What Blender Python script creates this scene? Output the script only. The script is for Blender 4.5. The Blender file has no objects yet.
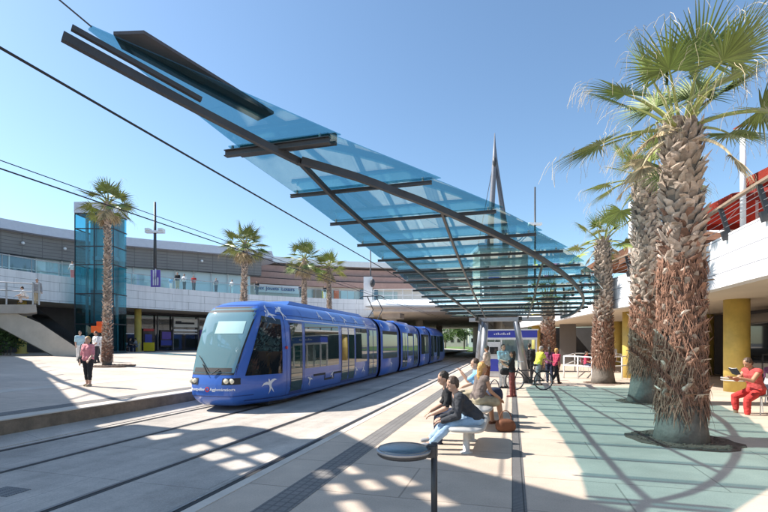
import bpy, bmesh, math, random
from mathutils import Vector, Matrix, geometry, noise
random.seed(7)
S = bpy.context.scene
COL = S.collection
R = math.radians
FX = 450.0; CAMZ = 1.7; HOR = 343.0
CY, SY = 0.96183, 0.27366            # cosine / sine of the camera's yaw

def wpt(px, Z, y=None, z=None):
    """world point seen in photo column px at depth Z (height from photo row y, or z)."""
    xc = (px-384)/FX*Z
    X = xc*CY-Z*SY; Y = xc*SY+Z*CY
    if y is not None: z = CAMZ+(HOR-y)/FX*Z
    return Vector((X, Y, z or 0.0))
def gpt(px, y, z=0.0):
    Z = FX*(CAMZ-z)/(y-HOR)
    return wpt(px, Z, z=z)

# ------------------------------------------------------------------ materials
def newmat(name):
    m = bpy.data.materials.new(name); m.use_nodes = True
    nt = m.node_tree; nt.nodes.clear()
    out = nt.nodes.new('ShaderNodeOutputMaterial')
    b = nt.nodes.new('ShaderNodeBsdfPrincipled')
    nt.links.new(b.outputs[0], out.inputs[0])
    return m, nt, b, out
def N(nt, t, **kw):
    n = nt.nodes.new(t)
    for k, v in kw.items(): setattr(n, k, v)
    return n
def col4(c): return (c[0], c[1], c[2], 1)
def mat(name, c, rough=.6, metal=0.0, var=.12, scale=3.0, bump=0.0, bscale=40.0, spec=.5, coat=0.0, island=0.0, sss=0.0):
    m, nt, b, out = newmat(name)
    b.inputs['Roughness'].default_value = rough
    b.inputs['Metallic'].default_value = metal
    b.inputs['Specular IOR Level'].default_value = spec
    b.inputs['Coat Weight'].default_value = coat
    b.inputs['Coat Roughness'].default_value = .05
    tc = N(nt, 'ShaderNodeTexCoord')
    no = N(nt, 'ShaderNodeTexNoise'); no.inputs['Scale'].default_value = scale; no.inputs['Detail'].default_value = 6; no.inputs['Roughness'].default_value = .65
    nt.links.new(tc.outputs['Object'], no.inputs['Vector'])
    rp = N(nt, 'ShaderNodeValToRGB')
    rp.color_ramp.elements[0].position = .3; rp.color_ramp.elements[1].position = .7
    rp.color_ramp.elements[0].color = col4([max(0, x*(1-var)) for x in c])
    rp.color_ramp.elements[1].color = col4([min(1, x*(1+var)) for x in c])
    nt.links.new(no.outputs['Fac'], rp.inputs['Fac'])
    src = rp.outputs['Color']
    if island > 0:
        g = N(nt, 'ShaderNodeNewGeometry')
        mr = N(nt, 'ShaderNodeMapRange'); mr.inputs['To Min'].default_value = 1-island; mr.inputs['To Max'].default_value = 1+island
        nt.links.new(g.outputs['Random Per Island'], mr.inputs['Value'])
        mx = N(nt, 'ShaderNodeVectorMath', operation='SCALE')
        nt.links.new(src, mx.inputs[0]); nt.links.new(mr.outputs[0], mx.inputs['Scale'])
        src = mx.outputs[0]
    nt.links.new(src, b.inputs['Base Color'])
    if bump > 0:
        n2 = N(nt, 'ShaderNodeTexNoise'); n2.inputs['Scale'].default_value = bscale; n2.inputs['Detail'].default_value = 5
        nt.links.new(tc.outputs['Object'], n2.inputs['Vector'])
        bp = N(nt, 'ShaderNodeBump'); bp.inputs['Strength'].default_value = bump; bp.inputs['Distance'].default_value = .02
        nt.links.new(n2.outputs['Fac'], bp.inputs['Height']); nt.links.new(bp.outputs[0], b.inputs['Normal'])
    return m
def paving(name, c1, c2, cj, bw, bh, mortar=.01, rough=.75, var=.12, stain=.25, rot=0, uv=False, off=.5, spots=0, streak=0, drip=0):
    """slabs with joints, broad stains and fine speckle"""
    m, nt, b, out = newmat(name)
    b.inputs['Roughness'].default_value = rough; b.inputs['Specular IOR Level'].default_value = .3
    tc = N(nt, 'ShaderNodeTexCoord'); mp = N(nt, 'ShaderNodeMapping'); mp.inputs['Rotation'].default_value[2] = rot
    nt.links.new(tc.outputs['UV' if uv else 'Object'], mp.inputs['Vector'])
    br = N(nt, 'ShaderNodeTexBrick'); br.offset = off
    br.inputs['Color1'].default_value = col4(c1); br.inputs['Color2'].default_value = col4(c2); br.inputs['Mortar'].default_value = col4(cj)
    br.inputs['Scale'].default_value = 1; br.inputs['Mortar Size'].default_value = mortar; br.inputs['Brick Width'].default_value = bw; br.inputs['Row Height'].default_value = bh
    br.inputs['Bias'].default_value = 0; br.inputs['Mortar Smooth'].default_value = .2
    nt.links.new(mp.outputs[0], br.inputs['Vector'])
    def mul(src, scale, lo, hi, detail=5):
        no = N(nt, 'ShaderNodeTexNoise'); no.inputs['Scale'].default_value = scale; no.inputs['Detail'].default_value = detail; no.inputs['Roughness'].default_value = .6
        nt.links.new(tc.outputs['Object'], no.inputs['Vector'])
        mr = N(nt, 'ShaderNodeMapRange'); mr.inputs['From Min'].default_value = .3; mr.inputs['From Max'].default_value = .7
        mr.inputs['To Min'].default_value = lo; mr.inputs['To Max'].default_value = hi
        nt.links.new(no.outputs['Fac'], mr.inputs['Value'])
        v = N(nt, 'ShaderNodeVectorMath', operation='SCALE')
        nt.links.new(src, v.inputs[0]); nt.links.new(mr.outputs[0], v.inputs['Scale'])
        return v.outputs[0]
    s = mul(br.outputs['Color'], .45, 1-stain, 1+stain*.35)
    s = mul(s, 3.1, 1-var*.7, 1+var*.5)
    s = mul(s, 55, 1-var, 1+var, 3)
    if spots:
        vo = N(nt, 'ShaderNodeTexVoronoi'); vo.inputs['Scale'].default_value = 2.3; vo.inputs['Randomness'].default_value = 1
        nt.links.new(tc.outputs['Object'], vo.inputs['Vector'])
        mr = N(nt, 'ShaderNodeMapRange'); mr.inputs['From Min'].default_value = .03; mr.inputs['From Max'].default_value = .06; mr.inputs['To Min'].default_value = 1-spots; mr.inputs['To Max'].default_value = 1
        nt.links.new(vo.outputs['Distance'], mr.inputs['Value'])
        v = N(nt, 'ShaderNodeVectorMath', operation='SCALE'); nt.links.new(s, v.inputs[0]); nt.links.new(mr.outputs[0], v.inputs['Scale']); s = v.outputs[0]
    if drip:
        m2 = N(nt, 'ShaderNodeMapping'); m2.inputs['Scale'].default_value = (3.5, 3.5, .22); nt.links.new(tc.outputs['Object'], m2.inputs['Vector'])
        no = N(nt, 'ShaderNodeTexNoise'); no.inputs['Scale'].default_value = 1; no.inputs['Detail'].default_value = 7; nt.links.new(m2.outputs[0], no.inputs['Vector'])
        mr = N(nt, 'ShaderNodeMapRange'); mr.inputs['From Min'].default_value = .32; mr.inputs['From Max'].default_value = .52; mr.inputs['To Min'].default_value = 1-drip; mr.inputs['To Max'].default_value = 1
        nt.links.new(no.outputs['Fac'], mr.inputs['Value'])
        v = N(nt, 'ShaderNodeVectorMath', operation='SCALE'); nt.links.new(s, v.inputs[0]); nt.links.new(mr.outputs[0], v.inputs['Scale']); s = v.outputs[0]
    if streak:
        m2 = N(nt, 'ShaderNodeMapping'); m2.inputs['Scale'].default_value = (2.2, .06, 1); nt.links.new(tc.outputs['Object'], m2.inputs['Vector'])
        no = N(nt, 'ShaderNodeTexNoise'); no.inputs['Scale'].default_value = 1; no.inputs['Detail'].default_value = 6; nt.links.new(m2.outputs[0], no.inputs['Vector'])
        mr = N(nt, 'ShaderNodeMapRange'); mr.inputs['From Min'].default_value = .3; mr.inputs['From Max'].default_value = .6; mr.inputs['To Min'].default_value = 1-streak; mr.inputs['To Max'].default_value = 1.05
        nt.links.new(no.outputs['Fac'], mr.inputs['Value'])
        v = N(nt, 'ShaderNodeVectorMath', operation='SCALE'); nt.links.new(s, v.inputs[0]); nt.links.new(mr.outputs[0], v.inputs['Scale']); s = v.outputs[0]
    nt.links.new(s, b.inputs['Base Color'])
    bp = N(nt, 'ShaderNodeBump'); bp.inputs['Strength'].default_value = .25; bp.inputs['Distance'].default_value = .01
    nt.links.new(br.outputs['Fac'], bp.inputs['Height']); bp.invert = True
    nt.links.new(bp.outputs[0], b.inputs['Normal'])
    return m
def glassmat(name, tint, gloss=(1, 1, 1), ior=1.5, rough=.01, boost=1.0):
    """clear tinted sheet: transparent body colour with a real Fresnel reflection"""
    m = bpy.data.materials.new(name); m.use_nodes = True
    nt = m.node_tree; nt.nodes.clear()
    out = N(nt, 'ShaderNodeOutputMaterial'); mx = N(nt, 'ShaderNodeMixShader')
    t = N(nt, 'ShaderNodeBsdfTransparent'); t.inputs[0].default_value = col4(tint)
    g = N(nt, 'ShaderNodeBsdfGlossy'); g.inputs[0].default_value = col4(gloss); g.inputs['Roughness'].default_value = rough
    f = N(nt, 'ShaderNodeFresnel'); f.inputs['IOR'].default_value = ior
    geo = N(nt, 'ShaderNodeNewGeometry')
    ms = N(nt, 'ShaderNodeMath', operation='MULTIPLY'); ms.inputs[1].default_value = boost; ms.use_clamp = True
    # same Fresnel from both faces of the sheet
    mi = N(nt, 'ShaderNodeMix'); mi.data_type = 'FLOAT'
    nt.links.new(geo.outputs['Backfacing'], mi.inputs[0]); mi.inputs[2].default_value = ior; mi.inputs[3].default_value = 1.0/ior
    nt.links.new(mi.outputs[0], f.inputs['IOR'])
    nt.links.new(f.outputs[0], ms.inputs[0]); nt.links.new(ms.outputs[0], mx.inputs[0])
    nt.links.new(t.outputs[0], mx.inputs[1]); nt.links.new(g.outputs[0], mx.inputs[2])
    nt.links.new(mx.outputs[0], out.inputs[0])
    return m

M = {}
M['platform'] = paving('platform_paving', (.60, .49, .39), (.56, .455, .36), (.36, .29, .23), 2.4, 1.2, .011, var=.10, stain=.24, spots=.22)
M['plaza'] = paving('plaza_paving', (.62, .52, .43), (.585, .485, .395), (.43, .36, .29), 1.6, .8, .009, var=.10, stain=.22, spots=.22)
M['track'] = paving('track_concrete', (.56, .495, .43), (.53, .47, .405), (.36, .32, .28), 4.0, 1.75, .009, var=.15, stain=.32, spots=.25, streak=.18)
M['tactile'] = paving('tactile_blocks', (.235, .215, .20), (.215, .20, .185), (.15, .14, .13), .10, .12, .012, var=.12, stain=.15, off=0)
M['drain'] = paving('drain_grate', (.27, .25, .24), (.25, .235, .225), (.05, .05, .05), .12, .03, .008, rough=.5, var=.1, stain=.2, off=0)
M['asphalt'] = mat('asphalt', (.10, .098, .095), .9, bump=.3)
M['soil'] = mat('soil', (.13, .085, .06), .95, var=.5, scale=8, bump=1, bscale=25)
M['coping'] = mat('kerb_coping', (.60, .53, .45), .8, var=.12, scale=2)
M['kerb'] = mat('kerb_stone', (.22, .16, .11), .85, var=.35, scale=3, bump=.3)
M['groove'] = mat('rail_groove', (.03, .028, .026), .7, var=.3)
M['railsteel'] = mat('rail_steel', (.22, .19, .17), .35, metal=.9, var=.25, scale=8)
M['grass'] = mat('lawn_grass', (.10, .17, .035), .9, var=.35, scale=.6)
M['steel'] = mat('dark_steel', (.035, .036, .040), .42, var=.25, spec=.5)
M['fin'] = mat('fin_steel', (.055, .052, .060), .55, var=.2)
M['galv'] = mat('galvanised_steel', (.34, .345, .36), .38, metal=.55, var=.18, scale=2)
M['spire'] = mat('spire_grey_paint', (.16, .165, .19), .5, var=.15)
M['silver'] = mat('silver_paint', (.55, .55, .56), .35, metal=.4, var=.1)
M['white'] = mat('white_paint', (.80, .80, .80), .45, var=.05)
M['whitepanel'] = paving('white_panels', (.80, .80, .82), (.785, .785, .80), (.34, .34, .36), 3.2, .72, .016, rough=.5, var=.03, stain=.08, uv=True, drip=.16)
M['ringpanel'] = paving('ring_panels', (.80, .79, .80), (.785, .78, .785), (.25, .25, .27), 3.0, .44, .014, rough=.5, var=.03, stain=.08, uv=True, drip=.14)
M['louvre'] = paving('louvre_cladding', (.25, .235, .225), (.235, .22, .21), (.15, .14, .135), 1.6, .33, .03, rough=.6, var=.05, stain=.1, uv=True, off=0)
M['roofpale'] = mat('pale_roof', (.56, .58, .66), .5, var=.06)
M['soffit'] = mat('beige_soffit', (.58, .50, .40), .7, var=.08, scale=.7)
M['concrete'] = mat('concrete', (.42, .38, .34), .8, var=.15, scale=1.2, bump=.15)
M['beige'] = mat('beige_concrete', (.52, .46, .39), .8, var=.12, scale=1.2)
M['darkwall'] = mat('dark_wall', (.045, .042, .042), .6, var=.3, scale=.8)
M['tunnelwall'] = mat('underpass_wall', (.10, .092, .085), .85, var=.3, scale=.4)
M['yellow'] = mat('yellow_column', (.60, .44, .11), .5, var=.16, scale=2.2)
M['terracotta'] = mat('terracotta', (.50, .31, .26), .75, var=.1, scale=1.5)
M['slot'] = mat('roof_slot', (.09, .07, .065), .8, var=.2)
M['redcloth'] = mat('red_awning_cloth', (.40, .045, .022), .8, var=.12)
M['browncloth'] = mat('brown_awning_cloth', (.32, .16, .09), .8, var=.12)
M['wood'] = mat('wood_rail', (.28, .20, .14), .6, var=.2)
M['purple'] = mat('purple_banner', (.16, .10, .42), .7, var=.1)
M['orange'] = mat('orange_sign', (.85, .13, .015), .6, var=.08)
M['signwhite'] = mat('sign_white', (.72, .70, .66), .6, var=.05)
M['signblue'] = mat('sign_blue', (.035, .05, .36), .5, var=.05)
M['signred'] = mat('sign_red', (.5, .03, .03), .5, var=.05)
M['ink'] = mat('ink_dark', (.03, .03, .035), .7, var=.1)
M['navy'] = mat('navy_letters', (.03, .03, .22), .6, var=.05)
M['yellowsign'] = mat('yellow_sign', (.85, .62, .03), .6, var=.05)
M['blue'] = mat('tram_blue_paint', (.038, .125, .47), .32, var=.06, coat=.35)
M['bluedark'] = mat('tram_dark_blue', (.02, .045, .20), .4, var=.05)  # darker blue for doors, end frames and seams
M['underframe'] = mat('tram_underframe', (.022, .022, .025), .7, var=.2)
M['bird'] = mat('swallow_white', (.75, .75, .78), .5, var=.04)
M['lamp'] = mat('headlamp_lens', (.75, .66, .5), .15, var=.1)
M['rubber'] = mat('black_rubber', (.02, .02, .02), .7, var=.2)
M['seatmetal'] = mat('bench_metal', (.47, .46, .44), .45, metal=.2, var=.1, scale=6)
M['disc'] = mat('rest_disc_top', (.16, .19, .21), .25, metal=.6, var=.2, scale=3)
M['glass_canopy'] = glassmat('canopy_glass', (.515, .725, .765), gloss=(.74, .89, .93), ior=1.75, rough=.012, boost=1.2)
M['glass_clear'] = glassmat('clear_glass', (.80, .90, .92), ior=1.5)
M['glass_tower'] = glassmat('tower_glass', (.32, .70, .78), ior=1.6, boost=1.0)
M['tealpanel'] = mat('teal_brightening_panel', (.30, .58, .62), .5, var=.1)  # pale backing added to brighten the tower
M['glass_dark'] = glassmat('dark_glass', (.16, .2, .22), ior=1.6, boost=1.2)
def shinyglass(name, c, ior, rough=.03):
    m, nt, b, out = newmat(name)
    b.inputs['Base Color'].default_value = col4(c); b.inputs['Roughness'].default_value = rough; b.inputs['IOR'].default_value = ior
    return m
M['tramglass'] = glassmat('tram_window_glass', (.16, .27, .26), ior=1.7, boost=1.5)
M['screen'] = glassmat('windscreen_glass', (.30, .45, .46), ior=1.75, boost=1.5)
M['blindw'] = mat('destination_blind', (.27, .47, .48), .6, var=.05)
M['interior'] = mat('tram_interior', (.30, .32, .30), .7, var=.2)
M['seatteal'] = mat('tram_seat', (.05, .22, .18), .8, var=.2)
M['pole'] = mat('tram_handrail', (.6, .42, .05), .4, var=.1)
M['shopglass'] = shinyglass('shop_glass', (.02, .022, .025), 1.5)
M['upperglass'] = shinyglass('upper_shop_glass', (.62, .72, .74), 1.6, .06)
M['upperglass_b'] = shinyglass('blue_shop_glass', (.05, .11, .19), 1.6, .05)
M['shopinside'] = mat('shop_interior', (.10, .08, .075), .8, var=.6, scale=1.3)
M['skin'] = mat('skin', (.50, .29, .20), .55, var=.06)
M['skin_tan'] = mat('tanned_skin', (.42, .22, .13), .55, var=.06)
M['hair_dark'] = mat('dark_hair', (.025, .017, .012), .6, var=.3, scale=30)
M['hair_brown'] = mat('brown_hair', (.075, .045, .03), .6, var=.3, scale=30)
M['hair_blond'] = mat('blond_hair', (.50, .28, .09), .6, var=.25, scale=30)
M['hair_grey'] = mat('grey_hair', (.32, .29, .27), .6, var=.3, scale=30)
M['eye'] = mat('eye_dark', (.03, .02, .02), .3, var=0)
def cloth(name, c, var=.12): 
    M[name] = mat(name, c, .85, var=var*1.6, scale=7, bump=.25, bscale=18)
for nm, c in dict(c_black=(.012, .012, .014), c_charcoal=(.035, .036, .042), c_jeans=(.30, .42, .55), c_navy=(.02, .028, .06), c_pink=(.62, .22, .24), c_white=(.72, .72, .72),
                  c_palecyan=(.42, .60, .66), c_taupe=(.15, .115, .10), c_lightblue=(.20, .42, .68), c_maroon=(.17, .045, .04), c_red=(.48, .035, .03), c_hivis=(.72, .70, .08),
                  c_purple=(.17, .05, .12), c_grey=(.25, .25, .26), c_brown=(.15, .055, .025), c_khaki=(.36, .30, .20), c_magenta=(.42, .04, .09), c_floral=(.5, .4, .34), c_redvest=(.42, .06, .055)).items():
    cloth(nm, c, .3 if nm == 'c_floral' else .14)
M['leaf'] = mat('palm_leaf', (.155, .195, .045), .5, var=.35, scale=1.5, island=.35)
M['leaf_bright'] = mat('palm_leaf_young', (.28, .32, .07), .5, var=.3, scale=1.5, island=.3)
M['leaf_dry'] = mat('palm_leaf_dry', (.50, .40, .25), .8, var=.3, scale=2, island=.35)
M['petiole'] = mat('palm_petiole', (.26, .27, .07), .5, var=.25, scale=3)
M['boot'] = mat('palm_leaf_base', (.40, .31, .245), .9, var=.4, scale=7, island=.45, bump=.5, bscale=30)
M['boot_red'] = mat('palm_fibre', (.245, .13, .085), .95, var=.45, scale=9, island=.42, bump=.6, bscale=40)
M['bark'] = mat('palm_bark', (.20, .15, .12), .95, var=.35, scale=7, bump=.6, bscale=22)
M['barkgrey'] = mat('palm_base_bark', (.17, .145, .12), .95, var=.25, scale=5, bump=.5, bscale=16)
M['treeleaf'] = mat('tree_leaves', (.085, .14, .03), .8, var=.4, scale=.8, island=.4)
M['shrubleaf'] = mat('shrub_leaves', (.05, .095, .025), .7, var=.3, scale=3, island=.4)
M['treebark'] = mat('tree_bark', (.12, .09, .065), .9, var=.3)

# ------------------------------------------------------------------ mesh helpers
def tag(o, label=None, cat=None, group=None, kind=None):
    if label: o['label'] = label
    if cat: o['category'] = cat
    if group: o['group'] = group
    if kind: o['kind'] = kind
    return o
def empty(name, loc, label=None, cat=None, group=None, rz=0):
    o = bpy.data.objects.new(name, None); COL.objects.link(o)
    o.location = loc; o.rotation_euler = (0, 0, rz); o.empty_display_size = .2
    return tag(o, label, cat, group)
def org(o):
    v = Vector((0, 0, 0))
    while o is not None: v += o.location; o = o.parent
    return v
def mk(bm, name, m, parent=None, world=True, smooth=False, loc=None, recalc=True):
    """bmesh -> one linked mesh object. world=True: vertices are world coordinates"""
    if recalc: bmesh.ops.recalc_face_normals(bm, faces=bm.faces)
    me = bpy.data.meshes.new(name)
    if world:
        d = -(Vector(loc) if loc is not None else Vector((0, 0, 0)))
        if parent is not None: d = d-org(parent)
        bmesh.ops.translate(bm, verts=bm.verts, vec=d)
    bm.to_mesh(me); bm.free()
    for x in (m if isinstance(m, (list, tuple)) else [m]): me.materials.append(x)
    if smooth:
        for p in me.polygons: p.use_smooth = True
    o = bpy.data.objects.new(name, me); COL.objects.link(o)
    if parent is not None: o.parent = parent
    if loc is not None: o.location = loc
    return o
def B(): return bmesh.new()
def hexa(bm, p, mi=0):
    """8 points: bottom ring 0-3, top ring 4-7"""
    v = [bm.verts.new(q) for q in p]
    for f in ((0, 3, 2, 1), (4, 5, 6, 7), (0, 1, 5, 4), (1, 2, 6, 5), (2, 3, 7, 6), (3, 0, 4, 7)):
        bm.faces.new([v[i] for i in f]).material_index = mi
def box(bm, x0, x1, y0, y1, z0, z1, mi=0):
    hexa(bm, [(x0, y0, z0), (x1, y0, z0), (x1, y1, z0), (x0, y1, z0), (x0, y0, z1), (x1, y0, z1), (x1, y1, z1), (x0, y1, z1)], mi)
def prism(bm, poly, z0, z1, holes=(), mi=0):
    """vertical prism over a plan polygon, holes allowed; z0/z1 numbers or functions of (x,y)"""
    fz0 = z0 if callable(z0) else (lambda x, y: z0)
    fz1 = z1 if callable(z1) else (lambda x, y: z1)
    loops = [list(poly)]+[list(h) for h in holes]
    flat = [p for l in loops for p in l]
    tris = geometry.tessellate_polygon([[Vector((p[0], p[1], 0)) for p in l] for l in loops])
    bot = [bm.verts.new((p[0], p[1], fz0(p[0], p[1]))) for p in flat]
    top = [bm.verts.new((p[0], p[1], fz1(p[0], p[1]))) for p in flat]
    for t in tris:
        if len(set(t)) < 3: continue
        try:
            bm.faces.new([top[i] for i in t]).material_index = mi
            bm.faces.new([bot[i] for i in reversed(t)]).material_index = mi
        except ValueError: pass
    k = 0
    for l in loops:
        n = len(l)
        for i in range(n):
            a, b = k+i, k+(i+1) % n
            bm.faces.new([bot[a], bot[b], top[b], top[a]]).material_index = mi
        k += n
def tube(bm, pts, r, seg=8, cap=True, mi=0):
    """swept round bar; r number or list"""
    pts = [Vector(p) for p in pts]; n = len(pts)
    rs = r if isinstance(r, (list, tuple)) else [r]*n
    rings = []; up = None
    for i, p in enumerate(pts):
        t = (pts[min(i+1, n-1)]-pts[max(i-1, 0)]).normalized()
        if up is None:
            a = Vector((0, 0, 1)) if abs(t.z) < .9 else Vector((1, 0, 0))
            up = (a-t*a.dot(t)).normalized()
        else:
            up = (up-t*up.dot(t)).normalized()
        s = t.cross(up)
        rings.append([bm.verts.new(p+(up*math.cos(2*math.pi*j/seg)+s*math.sin(2*math.pi*j/seg))*rs[i]) for j in range(seg)])
    for i in range(n-1):
        for j in range(seg):
            bm.faces.new([rings[i][j], rings[i][(j+1) % seg], rings[i+1][(j+1) % seg], rings[i+1][j]]).material_index = mi
    if cap:
        bm.faces.new(list(reversed(rings[0]))).material_index = mi; bm.faces.new(rings[-1]).material_index = mi
def bar(bm, pts, w, h, mi=0):
    """swept rectangular bar, w wide (horizontal), h high"""
    pts = [Vector(p) for p in pts]; n = len(pts); rings = []
    for i, p in enumerate(pts):
        t = (pts[min(i+1, n-1)]-pts[max(i-1, 0)]).normalized()
        s = t.cross(Vector((0, 0, 1)))
        s = s.normalized() if s.length > 1e-4 else Vector((1, 0, 0))
        u = s.cross(t).normalized()
        rings.append([bm.verts.new(p+s*a*w/2+u*b*h/2) for a, b in ((-1, -1), (1, -1), (1, 1), (-1, 1))])
    for i in range(n-1):
        for j in range(4):
            bm.faces.new([rings[i][j], rings[i][(j+1) % 4], rings[i+1][(j+1) % 4], rings[i+1][j]]).material_index = mi
    bm.faces.new(list(reversed(rings[0]))).material_index = mi; bm.faces.new(rings[-1]).material_index = mi
def lathe(bm, prof, seg=24, c=(0, 0, 0), mi=0):
    rings = []
    for r, z in prof:
        rings.append([bm.verts.new((c[0]+r*math.cos(2*math.pi*j/seg), c[1]+r*math.sin(2*math.pi*j/seg), c[2]+z)) for j in range(seg)])
    for i in range(len(rings)-1):
        for j in range(seg):
            bm.faces.new([rings[i][j], rings[i][(j+1) % seg], rings[i+1][(j+1) % seg], rings[i+1][j]]).material_index = mi
    bm.faces.new(list(reversed(rings[0]))).material_index = mi; bm.faces.new(rings[-1]).material_index = mi
def band(bm, pts, z0, z1, th, inward=None, mi=0, uv=True):
    """wall following a plan polyline with thickness th to its left; UV in metres on the outer face"""
    P = [Vector((p[0], p[1])) for p in pts]; n = len(P); Q = []
    for i in range(n):
        t = (P[min(i+1, n-1)]-P[max(i-1, 0)]).normalized()
        Q.append(P[i]+Vector((-t.y, t.x))*th)
    fa = z0 if callable(z0) else (lambda i: z0)
    fb = z1 if callable(z1) else (lambda i: z1)
    V = [[bm.verts.new((p.x, p.y, fa(i))), bm.verts.new((p.x, p.y, fb(i))), bm.verts.new((q.x, q.y, fb(i))), bm.verts.new((q.x, q.y, fa(i)))] for i, (p, q) in enumerate(zip(P, Q))]
    L = bm.loops.layers.uv.verify(); d = 0
    for i in range(n-1):
        e = (P[i+1]-P[i]).length
        for j in range(4):
            f = bm.faces.new([V[i][j], V[i+1][j], V[i+1][(j+1) % 4], V[i][(j+1) % 4]]); f.material_index = mi
            for lp in f.loops:
                at = d if lp.vert in V[i] else d+e
                lp[L].uv = (at, lp.vert.co.z)
        d += e
    bm.faces.new(list(reversed(V[0]))).material_index = mi; bm.faces.new(V[-1]).material_index = mi
def icos(bm, c, r, sub=2, scale=(1, 1, 1), rot=None):
    mt = Matrix.Translation(Vector(c)) @ (rot.to_4x4() if rot else Matrix.Identity(4)) @ Matrix.Diagonal((r*scale[0], r*scale[1], r*scale[2], 1))
    return bmesh.ops.create_icosphere(bm, subdivisions=sub, radius=1, matrix=mt)['verts']
def caps(bm, a, ra, b, rb, sub=2):
    t = bmesh.new()
    icos(t, a, ra, sub); icos(t, b, rb, sub)
    r = bmesh.ops.convex_hull(t, input=t.verts[:])
    bmesh.ops.delete(t, geom=[v for v in t.verts if not v.link_faces], context='VERTS')
    me = bpy.data.meshes.new('tmp'); t.to_mesh(me); t.free(); bm.from_mesh(me); bpy.data.meshes.remove(me)
def arcpts(c, r, a0, a1, n):
    return [(c[0]+r*math.cos(R(a0+(a1-a0)*i/(n-1))), c[1]+r*math.sin(R(a0+(a1-a0)*i/(n-1)))) for i in range(n)]
def textmesh(s, size, extrude=.004, bold=0):
    cu = bpy.data.curves.new('txt', 'FONT'); cu.body = s; cu.size = size; cu.extrude = extrude; cu.align_x = 'CENTER'; cu.resolution_u = 3; cu.offset = bold
    o = bpy.data.objects.new('txt', cu); COL.objects.link(o)
    me = bpy.data.meshes.new_from_object(o.evaluated_get(bpy.context.evaluated_depsgraph_get()))
    bpy.data.objects.remove(o); bpy.data.curves.remove(cu)
    bm = bmesh.new(); bm.from_mesh(me); bpy.data.meshes.remove(me)
    return bm
def copytree(o, parent=None):
    c = o.copy(); COL.objects.link(c)
    if parent is not None: c.parent = parent
    for ch in list(o.children): copytree(ch, c)
    return c
def struct(bm, name, m, **k):
    return tag(mk(bm, name, m, **k), kind='structure')
#@@ENV
# ------------------------------------------------------------------ ground, tracks, platforms
TZ = -.30
def plaza_z(x): return .10+max(0, min(17.4, -9.9-x))*.045
bm = B(); box(bm, -700, 700, -300, 1500, -.9, -.36); struct(bm, 'ground', M['asphalt'])
bm = B(); box(bm, -9.9, -3.2, -40, 110, -.5, TZ); struct(bm, 'track_bed', M['track'])
bm = B(); box(bm, -3.2, 45, -40, 100, -.5, 0); struct(bm, 'platform', M['platform'])
bm = B()
prof = [(-9.9, .096), (-27.3, .096+17.4*.045), (-80, .096+17.4*.045)]
v = []
for x, z in prof: v.append([bm.verts.new((x, y, z)) for y in (-40, 110)])
for i in range(2): bm.faces.new([v[i][0], v[i+1][0], v[i+1][1], v[i][1]])
struct(bm, 'plaza', M['plaza'])
bm = B(); box(bm, -10.25, -9.905, -40, 110, -.45, .125); struct(bm, 'kerb', M['kerb'])
bm = B(); box(bm, -10.32, -9.89, -40, 110, .125, .150); struct(bm, 'kerb_coping', M['coping'])
bm = B(); hexa(bm, [(-10.95, -40, .10), (-10.55, -40, .10), (-10.55, 110, .10), (-10.95, 110, .10), (-10.95, -40, .148), (-10.55, -40, .131), (-10.55, 110, .131), (-10.95, 110, .148)]); struct(bm, 'plaza_guide_strip', M['tactile'])
bm = B(); hexa(bm, [(-14.6, -40, .2), (-14.0, -40, .2), (-14.0, 110, .2), (-14.6, 110, .2), (-14.6, -40, .312), (-14.0, -40, .285), (-14.0, 110, .285), (-14.6, 110, .312)]); struct(bm, 'pale_paving_band', M['coping'])
bm = B()
for x in (-9.1, -7.6, -5.35, -3.85): box(bm, x-.075, x+.075, -40, 110, TZ-.05, TZ+.004)
struct(bm, 'rail_grooves', M['groove'])
bm = B()
for x in (-9.1, -7.6, -5.35, -3.85):
    for o in (-.035, ): box(bm, x+o-.03, x+o+.03, -40, 110, TZ-.05, TZ+.009)
struct(bm, 'tram_rails', M['railsteel'])
bm = B(); box(bm, -2.53, -2.16, -40, 100, -.1, .004); struct(bm, 'tactile_strip', M['tactile'])
bm = B(); box(bm, -3.2, -3.06, -40, 100, -.1, .006); struct(bm, 'platform_edge_stone', M['coping'])
bm = B(); box(bm, .0, .15, -40, 40, -.1, .004); struct(bm, 'drain_channel', M['drain'])
bm = B(); hexa(bm, [(-9.91, -40, -.5), (-9.35, -40, -.5), (-9.35, 110, -.5), (-9.91, 110, -.5), (-9.91, -40, -.165), (-9.35, -40, -.285), (-9.35, 110, -.285), (-9.91, 110, -.165)]); struct(bm, 'track_gutter', M['track'])
# cast iron grating in the track bed
g0 = gpt(8, 492, TZ); bm = B(); box(bm, g0.x-.25, g0.x+.2, g0.y-.16, g0.y+.16, TZ-.05, TZ+.005)
tag(mk(bm, 'drain_cover', M['drain'], loc=(g0.x, g0.y, TZ)), 'small iron drain grating set in the concrete between the tracks at the lower left', 'drain cover')
# lawn far beyond the underpass
bm = B(); box(bm, -60, 60, 101, 400, -.5, -.02); struct(bm, 'lawn', M['grass'])

# ------------------------------------------------------------------ overhead wires
def wire(pts, r, label, name='overhead_wire', cat='wire', grp=None):
    bm = B(); tube(bm, pts, r, 6); tag(mk(bm, name, M['rubber'], loc=pts[0]), label, cat, grp)
wire([(-4.6, -14, 4.46), (-4.6, 60, 4.46)], .016, 'thick black contact wire running over the near empty track', grp='overhead tram wires')
wire([(-8.35, -14, 4.66), (-8.35, 60, 4.66)], .014, 'lower black wire above the track with the blue tram', grp='overhead tram wires')
wire([(-8.35, -14, 4.80), (-8.35, 60, 4.80)], .009, 'thinner upper wire just above the wire over the blue tram', grp='overhead tram wires')

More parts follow.
